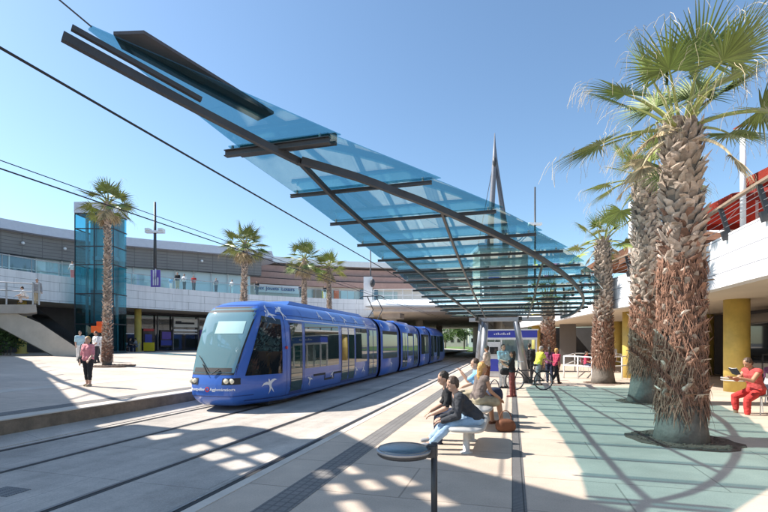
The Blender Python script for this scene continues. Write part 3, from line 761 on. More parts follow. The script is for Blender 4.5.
# ground floor shop fronts behind the columns
def facing(px, rad, z):
    p, a = rayring(px, rad); return Vector((p.x, p.y, z)), R(a+90)
def sheet(name, px0, px1, rad, z0, z1, m, par, th=.08):
    a0 = rayring(px0, rad)[1]; a1 = rayring(px1, rad)[1]
    bm = B(); band(bm, arcpts(CC, rad, a0, a1, 5), z0, z1, th); return mk(bm, name, m, par)
sf = sheet('shop_front', 124, 240, 40.6, .9, 4.6, M['shopglass'], mall)
sheet('shop_sign', 174, 198, 40.2, 3.45, 4.35, M['signwhite'], mall)
bm = B(); 
x = 0
for i in range(13):
    p, a = rayring(176.2+i*1.45, 40.15); h = .32 if i < 4 else .2
    t = Vector((-math.sin(R(a)), math.cos(R(a))))*-1
    w = .09
    hexa(bm, [(p.x-t.x*w, p.y-t.y*w, 3.78), (p.x+t.x*w, p.y+t.y*w, 3.78), (p.x+t.x*w+.02, p.y+t.y*w-.02, 3.78), (p.x-t.x*w+.02, p.y-t.y*w-.02, 3.78), (p.x-t.x*w*.5, p.y-t.y*w*.5, 3.78+h), (p.x+t.x*w, p.y+t.y*w, 3.78+h), (p.x+t.x*w+.02, p.y+t.y*w-.02, 3.78+h), (p.x-t.x*w*.5+.02, p.y-t.y*w*.5-.02, 3.78+h)])
mk(bm, 'shop_lettering', M['ink'], mall)
for px0, px1, z0, z1, m in ((143, 155, .95, 3.2, 'shopinside'), (143.5, 154, 2.95, 3.2, 'signred'), (160.5, 172.5, 1.3, 3.1, 'shopinside'), (161, 172, 1.45, 2.0, 'signblue'), (162, 171, 2.1, 2.9, 'purple'), (145, 152, 1.7, 2.6, 'signblue'), (174, 198, 3.0, 3.2, 'silver'), (174, 198, 2.7, 2.8, 'silver'), (200, 207, 1.2, 3.2, 'purple'), (199.5, 208, 3.3, 3.6, 'signwhite'), (126, 134, 2.6, 2.7, 'silver')):
    sheet('shop_display', px0, px1, 40.35 if m in ('shopinside',) else 40.25, z0, z1, M[m], mall, .05)
for px in (158, 173.3, 198.6, 209):
    sheet('shop_pillar', px-.45, px+.45, 40.1, .9, 4.6, M['louvre'], mall, .2)
# elevator tower of teal glass
TH, TD = 1.5, .9
tw = wpt(101.5, 36.5); tx, ty = tw.x, tw.y
tower = empty('lift_tower', (tx, ty, .88), 'teal glass lift tower standing at the left behind a palm', 'tower', rz=0)
rzt = math.atan2(SY, CY)
def rbox(bm, cx, cy, hx, hy, z0, z1, rz, mi=0):
    ca, sa = math.cos(rz), math.sin(rz)
    q = [(cx+a*hx*ca-b*hy*sa, cy+a*hx*sa+b*hy*ca) for a, b in ((-1, -1), (1, -1), (1, 1), (-1, 1))]
    hexa(bm, [p+(z0,) for p in q]+[p+(z1,) for p in q], mi)
bm = B(); rbox(bm, tx, ty, TH, TD, .9, 12.0, rzt); mk(bm, 'glass_shaft', M['glass_tower'], tower)
bm = B(); rbox(bm, tx, ty, TH+.07, TD+.07, 12.0, 12.85, rzt); mk(bm, 'cap', M['roofpale'], tower)
bm = B()
for z in (.9, 3.2, 5.6, 7.9, 9.35, 10.75, 11.95):
    for a, b, hx, hy in ((0, -TD-.02, TH+.05, .035), (TH+.03, 0, .035, TD), (-TH-.03, 0, .035, TD)):
        ca, sa = math.cos(rzt), math.sin(rzt)
        rbox(bm, tx+a*ca-b*sa, ty+a*sa+b*ca, hx, hy, z-.04, z+.04, rzt)
for a in (-TH-.02, 0, TH+.02):
    ca, sa = math.cos(rzt), math.sin(rzt); rbox(bm, tx+a*ca+(TD+.03)*sa, ty+a*sa-(TD+.03)*ca, .03, .03, .9, 12, rzt)
mk(bm, 'mullions', M['steel'], tower)
bm = B(); ca, sa = math.cos(rzt), math.sin(rzt)
rbox(bm, tx-.3, ty+.3, .7, .35, .9, 6.0, rzt); rbox(bm, tx+.2, ty+.25, .9, .4, 8.4, 8.7, rzt)
for a, b in ((-.9, -.4), (.9, -.4), (-.9, .6), (.9, .6)): rbox(bm, tx+a*ca-b*sa, ty+a*sa+b*ca, .08, .08, .9, 12, rzt)
mk(bm, 'lift_frame', M['galv'], tower)
bm = B(); rbox(bm, tx-.8*SY, ty+.8*CY, TH-.1, .04, 5.7, 11.9, rzt); mk(bm, 'brightening_panel', M['tealpanel'], tower)  # pale panel added behind the glass to brighten the upper tower
bm = B(); rbox(bm, tx+.35, ty-.1, .7, .55, 1.0, 3.3, rzt); mk(bm, 'lift_car', M['darkwall'], tower)
# orange boards beside the tower
for k, (px0, px1, y0, y1, Z) in enumerate(((97, 104, 321.5, 326.5, 30), (91.5, 104, 326, 332.5, 29.6))):
    a = wpt(px0, Z, y=y1); b = wpt(px1, Z, y=y0); bm = B()
    rbox(bm, (a.x+b.x)/2, (a.y+b.y)/2, (px1-px0)/FX*Z/2, .06, a.z, b.z, rzt)
    if k == 0:
        osn = mk(bm, 'orange_sign', M['orange'], loc=((a.x+b.x)/2, (a.y+b.y)/2, .88)); tag(osn, 'stepped bright orange sign board beside the glass lift tower', 'sign')
    else:
        mk(bm, 'lower_board', M['orange'], osn)
pp_ = wpt(98.5, 29.8); bm = B(); tube(bm, [(pp_.x, pp_.y, .8), (pp_.x, pp_.y, 2.6)], .05, 8); mk(bm, 'post', M['steel'], osn)

# staircase with landing at the far left
stairs = empty('outdoor_stair', tuple(wpt(45, 29.5, z=.88)), 'beige concrete stair climbing to a landing at the left edge', 'stair')
def slab(name, pix, Z0, Z1, m, par=stairs):
    """side outline given in photo pixels at depth Z0, given its real depth towards Z1"""
    f = [wpt(x, Z0, y=y) for x, y in pix]; dv = wpt(pix[1][0], Z1)-wpt(pix[1][0], Z0); dv.z = 0
    bm = B(); a = [bm.verts.new(p) for p in f]; b = [bm.verts.new(p+dv) for p in f]; n = len(a)
    bm.faces.new(a); bm.faces.new(list(reversed(b)))
    for i in range(n): bm.faces.new([a[i], a[(i+1) % n], b[(i+1) % n], b[i]])
    return mk(bm, name, m, par)
slab('flight', [(-40, 300), (0, 312.5), (17, 313.5), (40, 323), (82, 351), (86, 356), (54, 356), (-40, 306)], 28.5, 30.3, M['beige'])
slab('landing', [(-60, 304.5), (36, 304.5), (37, 312), (26, 313.4), (-60, 313.2)], 28.3, 31.5, M['concrete'])
slab('stair_balustrade', [(33, 309), (38, 308.5), (78, 338), (78, 346), (32, 317)], 30.35, 30.40, M['glass_dark'])
bm = B()
for px in (-25, 6.5, 33, 39):
    a = wpt(px, 28.5, y=305); b = wpt(px, 28.5, y=282); tube(bm, [a, b], .045, 8)
for yy in (282, 290): tube(bm, [wpt(-60, 28.5, y=yy-1.5), wpt(0, 28.5, y=yy), wpt(39, 28.5, y=yy+2.3)], .035, 6)
mk(bm, 'railing', M['galv'], stairs)

# ------------------------------------------------------------------ terracotta block beyond the terrace
tc = empty('terrace_restaurant', tuple(rayring(340, 48)[0])+(7.0,), 'low terracotta banded pavilion with a thin white roof behind the terrace', 'building')
ta0, ta1 = rayring(238, 46)[1], 97
for k, (z0, z1) in enumerate(((9.75, 10.5), (10.68, 11.5), (11.68, 12.6))):
    bm = B(); band(bm, arcpts(CC, 45.4+k*.9, ta0, ta1, 26), z0, z1, .9); mk(bm, 'tiled_band', M['terracotta'], tc)
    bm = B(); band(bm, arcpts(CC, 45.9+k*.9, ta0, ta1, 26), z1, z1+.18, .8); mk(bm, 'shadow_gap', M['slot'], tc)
bm = B(); prism(bm, arcpts(CC, 46.6, ta0+1, ta1, 26)+list(reversed(arcpts(CC, 56, ta0+1, ta1, 26))), 12.95, 13.75); mk(bm, 'roof', M['white'], tc)
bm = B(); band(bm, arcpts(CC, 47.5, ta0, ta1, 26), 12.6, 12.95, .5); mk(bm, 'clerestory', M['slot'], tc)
bm = B(); band(bm, arcpts(CC, 46.2, ta0, ta1, 26), 7.0, 9.75, .4); mk(bm, 'front_wall', M['signwhite'], tc)
sa, sb = rayring(254, 45.2)[1], rayring(299, 45.2)[1]
bm = B(); band(bm, arcpts(CC, 45.2, sa, sb, 8), 8.55, 9.6, .12); sg = mk(bm, 'name_board', M['white'], tc)
for s, px, w in (('Jeux', 259.5, .9), ('Jouets', 272.5, 1), ('Loisirs', 288, 1)):
    p, a = rayring(px, 45.05); bm = textmesh(s, .70, .02, .016)
    bm.transform(Matrix.Translation((p.x, p.y, 8.88)) @ Matrix.Rotation(R(a-90), 4, 'Z') @ Matrix.Rotation(R(90), 4, 'X'))
    mk(bm, 'lettering', M['navy'], sg)
for px0, px1, z0, z1, m in ((313, 321, 7.2, 9.4, 'browncloth'), (334, 339, 7.3, 9.4, 'orange'), (341, 354, 7.2, 9.3, 'upperglass'), (322, 328, 7.2, 9.2, 'yellowsign'), (360, 378, 7.2, 9.5, 'upperglass_b'), (224, 236, 7.3, 9.3, 'browncloth')):
    sheet('shop_front', px0, px1, 45.9, z0, z1, M[m], tc, .2)

# ------------------------------------------------------------------ bridge over the tracks
br = empty('road_bridge', (-8, 60, -.3), 'pale concrete bridge deck crossing over the tram tracks with a dark underpass', 'bridge')
deck = [(-13.4, 42.9), (-6.4, 45.0), (2.6, 46.2), (2.6, 100), (-26, 100), (-26, 53), (-16.2, 52.7)]
bm = B(); prism(bm, deck, 4.85, 5.3); mk(bm, 'deck', M['beige'], br)
bm = B(); P0 = [(-16.3, 52.7), (-13.7, 42.6), (-6.4, 44.75), (2.5, 45.9)]; P1 = [(-15.6, 52.9), (-13.1, 43.6), (-6.5, 45.6), (2.5, 46.7)]
v = [[bm.verts.new(a+(5.36,)), bm.verts.new(a+(5.5,)), bm.verts.new(b+(6.1,)), bm.verts.new(b+(5.36,))] for a, b in zip(P0, P1)]
for i in range(3):
    for j in range(4): bm.faces.new([v[i][j], v[i+1][j], v[i+1][(j+1) % 4], v[i][(j+1) % 4]])
bm.faces.new(v[0]); bm.faces.new(list(reversed(v[-1]))); mk(bm, 'parapet', M['white'], br)
bm = B(); prism(bm, [(-13.9, 42.2), (-6.3, 44.4), (2.6, 45.6), (2.6, 46.3), (-6.4, 45.2), (-13.5, 43.2)], 5.22, 5.36); mk(bm, 'edge_ledge', M['beige'], br)
bm = B()
for t in range(13):
    u = t/12; p = Vector((-13.3, 43)).lerp(Vector((-2, 45.4)), u); tube(bm, [(p.x, p.y, 5.9), (p.x, p.y, 7.05)], .03, 6)
for z in (6.45, 7.05): tube(bm, [(-13.3, 43, z), (-2, 45.4, z)], .03, 6)
mk(bm, 'railing', M['white'], br)
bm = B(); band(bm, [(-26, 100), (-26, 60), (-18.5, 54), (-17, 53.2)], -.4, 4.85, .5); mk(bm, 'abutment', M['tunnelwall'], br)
for x, y in ((-12.5, 47), (-12.5, 62), (-12.5, 80), (-1.8, 62), (-1.8, 80), (-1.9, 97)):
    bm = B(); lathe(bm, [(.55, 0), (.55, 5.2)], 18, (x, y, -.34)); pc = mk(bm, 'pier', M['beige'], br, smooth=True)
    if y == 47:
        bm = B(); bar(bm, [(-12.3, 46.9, 1.2), (-13.3, 45.6, 4.85)], .5, .5); mk(bm, 'raking_strut', M['beige'], br)
        bm = B(); prism(bm, [(-13.4, 46.2), (-11.4, 46.2), (-11.4, 48.2), (-13.4, 48.2)], 4.3, 4.85); mk(bm, 'pier_head', M['concrete'], br)
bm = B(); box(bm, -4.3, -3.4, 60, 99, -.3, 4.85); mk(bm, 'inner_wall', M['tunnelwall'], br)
bpy.data.objects.remove(br.children[-1])
# low handrails and planters far down the underpass
bm = B()
for y in range(70, 98, 4): tube(bm, [(-2.9, y, 0), (-2.9, y, 1)], .04, 6)
tube(bm, [(-2.9, 70, 1), (-2.9, 98, 1)], .04, 6); mk(bm, 'kerb_railing', M['galv'], br)

# ------------------------------------------------------------------ right-hand gallery
rg = empty('gallery_building', (8, 20, 0), 'white panelled curved gallery building on yellow columns along the right side', 'building')
RE = sub([(8.6, -6), (6.7, 1), (5.55, 7.5), (5.25, 11.5), (5.2, 15.0), (4.75, 18.2), (4.1, 21.3), (3.3, 27), (2.3, 35), (1.2, 42), (.5, 46)], 4)
bm = B(); band(bm, list(reversed(RE)), 3.15, 4.46, -.0+.3); fo = mk(bm, 'fascia', M['ringpanel'], rg)
rin = [(p[0]+.32, p[1]) for p in RE]
bm = B(); prism(bm, rin+[(30, 46), (30, -6)], 3.22, 3.5); mk(bm, 'soffit', M['soffit'], rg)
bm = B(); prism(bm, [(p[0]+.33, p[1]) for p in RE]+[(30, 46), (30, -6)], 3.8, 3.95); mk(bm, 'terrace_floor', M['concrete'], rg)
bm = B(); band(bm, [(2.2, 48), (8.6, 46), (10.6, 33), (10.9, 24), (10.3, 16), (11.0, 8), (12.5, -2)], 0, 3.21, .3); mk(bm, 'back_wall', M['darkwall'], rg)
for x, y in ((7.55, 18.5), (5.6, 24.5), (2.05, 41.9), (8.6, 11.2), (7.2, 35.3), (10.0, 28)):
    bm = B(); lathe(bm, [(.38, 0), (.38, 3.22)], 28, (x, y, 0)); cc = mk(bm, 'column', M['yellow'], rg, smooth=True)
    if y == 18.5:
        bm = B()
        for z in (.40, .48): tube(bm, [(x+.44*math.cos(2*math.pi*i/24), y+.44*math.sin(2*math.pi*i/24), z) for i in range(25)], .02, 6)
        mk(bm, 'column_rail', M['silver'], cc)
# doors, glass and lit panels at the back
for x, y, w, z0, z1, m in ((9.55, 31, 2.2, .1, 2.9, 'shopglass'), (9.7, 27.5, 2.0, .1, 2.9, 'glass_dark'), (9.0, 37, 3.0, .1, 2.8, 'galv'), (9.85, 22, 2.2, .1, 2.9, 'shopglass'), (10.1, 18.0, 2.0, .1, 2.9, 'shopglass')):
    bm = B(); box(bm, x-.18, x-.10, y-w/2, y+w/2, z0, z1); mk(bm, 'shop_glazing', M[m], rg)
bm = B(); box(bm, 3.7, 4.9, 38.6, 38.9, 0, 3.2); mk(bm, 'grey_panel', M['louvre'], rg)
# railing on the fascia: raked posts, wood handrail, wires
bm = B(); pts = []
L = 0
for i, p in enumerate(RE):
    t = (Vector(RE[min(i+1, len(RE)-1)])-Vector(RE[max(i-1, 0)])).normalized(); nrm = Vector((-t.y, t.x))
    pts.append((Vector(p), nrm))
last = None
for p, nrm in pts:
    if last is None or (p-last).length > .95:
        last = p; a = p+nrm*-.05; b = p+nrm*.16
        bm = B(); bar(bm, [(a.x, a.y, 4.35), (b.x, b.y, 5.12)], .05, .10)
        bar(bm, [(p.x+nrm.x*.03, p.y+nrm.y*.03, 4.30), (p.x+nrm.x*.09, p.y+nrm.y*.09, 4.52)], .09, .12); mk(bm, 'railing_post', M['steel'], rg)
bm = B(); bar(bm, [((p+n_*.15).x, (p+n_*.15).y, 5.13) for p, n_ in pts], .11, .06); mk(bm, 'handrail', M['wood'], rg)
bm = B()
for k, z in enumerate((4.62, 4.76, 4.9, 5.0)): tube(bm, [((p+n_*(.05+.025*k)).x, (p+n_*(.05+.025*k)).y, z) for p, n_ in pts], .008, 5)
mk(bm, 'railing_wires', M['galv'], rg)
# set-back upper storey seen over the railing
bm = B(); box(bm, 9.5, 26, 22, 60, 3.95, 6.4); mk(bm, 'upper_storey', M['signwhite'], rg)
bm = B(); box(bm, 8.5, 27, 21, 61, 6.4, 6.75); mk(bm, 'upper_roof', M['white'], rg)

# terrace awnings and parasols
def parasol(loc, half, ze, zt, m, label, name='parasol', cat='parasol', rz=0, group=None):
    o = empty(name, loc, label, cat, group, rz=0)
    x, y, z = loc; bm = B(); ca, sa = math.cos(rz), math.sin(rz)
    ring = []; n = 16
    def sq(i):
        s = i*4/n; k = int(s) % 4; f = s-int(s)
        c = [(-1, -1), (1, -1), (1, 1), (-1, 1)]; a, b = c[k], c[(k+1) % 4]; return (a[0]+(b[0]-a[0])*f, a[1]+(b[1]-a[1])*f)
    def P(u, v, zz): return (x+(u*ca-v*sa)*half, y+(u*sa+v*ca)*half, zz)
    for sc, zz, sag in ((1, ze-.22, 0), (1, ze, 0), (.66, ze+(zt-ze)*.28, .5), (.33, ze+(zt-ze)*.62, .3), (.05, zt, 0)):
        r_ = []
        for i in range(n):
            u, v = sq(i); edge = .06*math.cos(2*math.pi*i*4/n) if sc == 1 else 0
            r_.append(bm.verts.new(P(u*sc, v*sc, zz-edge*.0-(.05 if (i % 2 and sc < 1) else 0))))
        ring.append(r_)
    for a, b in zip(ring, ring[1:]):
        for i in range(n): bm.faces.new([a[i], a[(i+1) % n], b[(i+1) % n], b[i]])
    bm.faces.new(ring[-1])
    bmesh.ops.solidify(bm, geom=bm.faces[:], thickness=.02)
    mk(bm, 'cloth', M[m], o)
    bm = B(); tube(bm, [(x, y, z), (x, y, zt+.12)], .04, 8)
    for i in range(0, n, 2):
        u, v = sq(i); tube(bm, [(x, y, zt-.1), P(u*.97, v*.97, ze-.02)], .012, 4)
    mk(bm, 'pole', M['white'], o)
    bm = B(); lathe(bm, [(.35, 0), (.35, .06), (.06, .08), (.06, .3)], 14, (x, y, z)); mk(bm, 'base', M['concrete'], o)
parasol((7.9, 12.6, 3.95), 1.75, 6.0, 6.75, 'redcloth', 'red parasol nearest the right edge above the white gallery wall', group='terrace parasols', rz=.2)
parasol((7.4, 16.8, 3.95), 1.75, 5.9, 6.7, 'redcloth', 'red parasol further back, half hidden by the big palm trunk', group='terrace parasols', rz=.15)
parasol((6.9, 21.6, 3.95), 1.9, 5.6, 6.6, 'browncloth', 'brown parasol between the two palms on the gallery terrace', group='terrace parasols', rz=.1)
parasol((5.9, 26.4, 3.95), 1.9, 5.9, 6.8, 'browncloth', 'brown parasol furthest from us, beside the small palm crown', group='terrace parasols', rz=.1)

# ------------------------------------------------------------------ masts and lamps
def lamp_right(px, Z, ytop, ybot, label, arm):
    a = wpt(px, Z, y=ybot); b = wpt(px, Z, y=ytop)
    o = empty('lamp_post', tuple(a), label, 'lamp post', 'white lamp posts on the gallery')
    bm = B(); tube(bm, [a, b], .055*Z/11.6+.01, 12); mk(bm, 'post', M['white'], o, smooth=True)
    if arm:
        h = wpt(735.5, Z, y=128.5); k = wpt(765, Z, y=110); bm = B(); tube(bm, [b, h], .05, 8); mk(bm, 'bracket', M['white'], o)
        bm = B(); bar(bm, [h, k], .14, .05); mk(bm, 'reflector_blade', M['redcloth'], o)
    else:
        bm = B(); tube(bm, [b-Vector((0, 0, .02)), b+Vector((0, 0, .08))], .1, 10); mk(bm, 'cap', M['white'], o)
lamp_right(743, 11.4, 134, 226, 'tall white lamp post with a slanting red blade at the right edge', True)
lamp_right(631, 21.3, 204, 275, 'slim plain white post on the gallery between two palm trunks', False)
def mast(px, Z, y0, y1, r, label, plates=None, base=None, m='steel', z0=None):
    a = wpt(px, Z, y=y1); b = wpt(px, Z, y=y0)
    if z0 is not None: a.z = z0
    o = empty('light_mast', tuple(a), label, 'mast')
    bm = B(); tube(bm, [a, b], [r, r*.6], 10); mk(bm, 'pole', M[m], o, smooth=True)
    return o, a, b
o, a, b = mast(155, 41.5, 202, 290, .16, 'slim grey light mast with a purple banner on the left terrace', z0=7.0)
c = wpt(155, 41.5, y=232); bm = B(); rbox(bm, c.x, c.y, .85, .2, c.z-.1, c.z+.1, rzt); 
for s in (-.6, .6): rbox(bm, c.x+s*CY, c.y+s*SY, .2, .3, c.z+.1, c.z+.3, rzt)
mk(bm, 'floodlights', M['white'], o)
c = wpt(155.6, 41.2, y=278); bm = B(); rbox(bm, c.x, c.y, .42, .06, wpt(155, 41.2, y=287).z, wpt(155, 41.2, y=270).z, rzt); bn = mk(bm, 'banner', M['purple'], o)
bm = B()
for k, (dy, h) in enumerate(((284, .9), (277.5, .55), (273, .5))):
    q = wpt(155.6, 41.08, y=dy)
    for j in range(3 if k == 0 else 2):
        rbox(bm, q.x+(-.2+.2*j)*CY, q.y+(-.2+.2*j)*SY, .05, .015, q.z-.12, q.z-.12+h*(.8+.2*(j % 2)), rzt)
mk(bm, 'banner_marks', M['bird'], bn)
o, a, b = mast(370.5, 47, 250, 300, .10, 'thin dark mast on the bridge behind the tram', z0=5.3)
c = wpt(368, 47.2, y=290); bm = B(); rbox(bm, c.x, c.y, .45, .4, 5.2, 8.6, rzt); mk(bm, 'cabinet', M['white'], o)
bm = B(); q = wpt(372.5, 46.6, y=283); icos(bm, q, .45, 2, (.6, .6, 1)); mk(bm, 'lantern', M['steel'], o)
o, a, b = mast(535, 62, 187, 330, .17, 'single dark light mast rising behind the glass canopy', z0=3.9)
c = wpt(535, 62, y=224); bm = B(); rbox(bm, c.x, c.y, .9, .3, c.z-.15, c.z+.15, rzt); mk(bm, 'floodlights', M['white'], o)
# the spire, standing on a hall far behind the bridge
hl = wpt(499, 88); hall = empty('entrance_hall', (hl.x, hl.y, -.3), 'pale far hall under the grey spire, seen through the canopy glass', 'building')
zt_ = wpt(499, 88, y=246).z
bm = B(); rbox(bm, hl.x, hl.y+2, 4.6, 3.5, -.3, zt_-.8, rzt); mk(bm, 'wall', M['beige'], hall)
bm = B(); rbox(bm, hl.x, hl.y+2, 5.0, 3.9, zt_-.8, zt_-.2, rzt); mk(bm, 'roof', M['roofpale'], hall)
for k in range(4):
    bm = B(); q = hl-Vector((-SY, CY, 0))*1.52+Vector((CY, SY, 0))*(-3.3+2.2*k)+Vector((SY*0, 2, 0)); rbox(bm, q.x, q.y, .75, .06, 8, zt_-3, rzt); mk(bm, 'window', M['shopglass'], hall)
sp = empty('spire', tuple(wpt(497, 85, y=246)), 'tall pointed grey A shaped spire rising behind the canopy', 'spire')
def pxp(x, y, Z): return wpt(x, Z, y=y)
bm = B(); tube(bm, [pxp(490.2, 246, 85), pxp(491.3, 215, 85), pxp(494.5, 160, 85), pxp(494.8, 133, 85)], [.62, .55, .42, .06], 10)
mk(bm, 'leg', M['spire'], sp, smooth=True)
bm = B(); tube(bm, [pxp(505.8, 246, 85.5), pxp(502.5, 210, 85.5), pxp(496, 163, 85.3), pxp(494.9, 140, 85)], [.6, .5, .36, .06], 10)
mk(bm, 'leg', M['spire'], sp, smooth=True)
bm = B(); q = pxp(494.6, 162, 84.6); icos(bm, q, .5, 2, (.8, .8, 1.8)); mk(bm, 'collar', M['steel'], sp)
bm = B(); tube(bm, [pxp(493, 165, 85), pxp(478, 246, 85)], .06, 5); tube(bm, [pxp(496, 165, 85), pxp(510, 240, 84)], .06, 5); mk(bm, 'stay_cable', M['steel'], sp)
#@@TREES
# ------------------------------------------------------------------ palms
def frond(bm, base, az, el, lp, fan, droop, rng, nseg=26, spread=118, fold=.25, petr=.022, thread=0):
    """petiole bar plus a palmate fan of folded, tip-drooping segments. material 0 leaf, 1 petiole"""
    d = Vector((math.cos(az)*math.cos(el), math.sin(az)*math.cos(el), math.sin(el)))
    p = Vector(base); pts = [p.copy()]; n = 6
    for i in range(n):
        p = p+d*(lp/n); d = (d+Vector((0, 0, -droop*.11))).normalized(); pts.append(p.copy())
    tube(bm, pts, [petr*(1.7-1.1*i/n) for i in range(n+1)], 5, mi=1)
    s = d.cross(Vector((0, 0, 1))); s = s.normalized() if s.length > .05 else Vector((math.sin(az), -math.cos(az), 0))
    up_ = s.cross(d).normalized()
    tw = rng.uniform(-.5, .5); s, up_ = s*math.cos(tw)+up_*math.sin(tw), up_*math.cos(tw)-s*math.sin(tw)
    for i in range(nseg):
        f = (i+.5)/nseg*2-1
        a = R(spread)*f+rng.uniform(-.03, .03)
        dirv = (d*math.cos(a)+s*math.sin(a)+up_*(.18*(1-abs(f))-.12*abs(f))).normalized()
        ln = fan*(.80+.20*math.cos(a*.8))*rng.uniform(.86, 1.08)
        w = fan*.94/nseg*(spread/118)**.5
        side = dirv.cross(up_).normalized(); nrm = side.cross(dirv).normalized()
        q = p.copy(); dd = dirv.copy(); K = 5; prev = None
        for k in range(K+1):
            t = k/K
            ww = w*(.35+1.0*t*2 if t < .35 else 1.05*(1-(t-.35)/.66)**.8)
            ww = max(ww, .002)
            c = bm.verts.new(q); l = bm.verts.new(q+side*ww+nrm*ww*fold*2); r_ = bm.verts.new(q-side*ww+nrm*ww*fold*2)
            if prev:
                bm.faces.new([prev[0], c, l, prev[1]]); bm.faces.new([prev[0], prev[2], r_, c])
            prev = (c, l, r_)
            q = q+dd*(ln/K)
            dd = (dd+Vector((0, 0, -1))*(droop*.20*max(0, t-.25)*2.2)+Vector((rng.uniform(-1, 1), rng.uniform(-1, 1), 0))*.03).normalized()
        if rng.random() < thread:
            th_ = [q-dd*(ln/K)*1.6, q-dd*(ln/K)*1.0]; dv = dd*.6+Vector((rng.uniform(-.5, .5), rng.uniform(-.5, .5), -.5))
            for j in range(3):
                th_.append(th_[-1]+dv.normalized()*fan*rng.uniform(.07, .16)); dv = dv+Vector((rng.uniform(-.4, .4), rng.uniform(-.4, .4), -.6))
            tube(bm, th_, .0032*fan, 3, cap=False, mi=2)
def boots(bm, h0, h1, rfun, rng, size, dens, hang=False, mi=0, lf=1.0):
    z = h0; k = 0
    while z < h1:
        r = rfun(z); n = max(5, int(2*math.pi*r/(size*dens)))
        for i in range(n):
            a = 2*math.pi*(i+.5*(k % 2)+rng.uniform(-.2, .2))/n
            c, s = math.cos(a), math.sin(a); o = Vector((c, s, 0)); t = Vector((-s, c, 0))
            w = size*(rng.uniform(.38, .62) if not hang else rng.uniform(.14, .34)); L = size*lf*rng.uniform(.9, 1.9); out = rng.uniform(.25, .75)
            sg = -1 if hang else 1
            b0 = o*(r-.03)+Vector((0, 0, z)); tip = rng.uniform(.25, .7)
            m0 = b0+Vector((0, 0, sg*L*.5))+o*(L*.25*out+.03)+t*rng.uniform(-.02, .02)
            e0 = b0+Vector((0, 0, sg*L*(.85 if rng.random() < .7 else .55)))+o*(L*.75*out+.03)+t*rng.uniform(-.09, .09)
            th = .016
            q = [b0-t*w, b0+t*w, m0+t*w*.85+o*.0, e0+t*w*tip, e0-t*w*tip*.8, m0-t*w*.85]
            mid = m0+o*.035
            A = [bm.verts.new(v) for v in q]; Bv = [bm.verts.new(v-o*th-Vector((0, 0, th))) for v in q]
            cm = bm.verts.new(mid); cb = bm.verts.new(mid-o*th)
            for j in range(6):
                j2 = (j+1) % 6
                bm.faces.new([A[j], A[j2], cm]).material_index = mi; bm.faces.new([Bv[j2], Bv[j], cb]).material_index = mi; bm.faces.new([A[j], Bv[j], Bv[j2], A[j2]]).material_index = mi
        z += size*rng.uniform(.42, .58)*dens**.5; k += 1
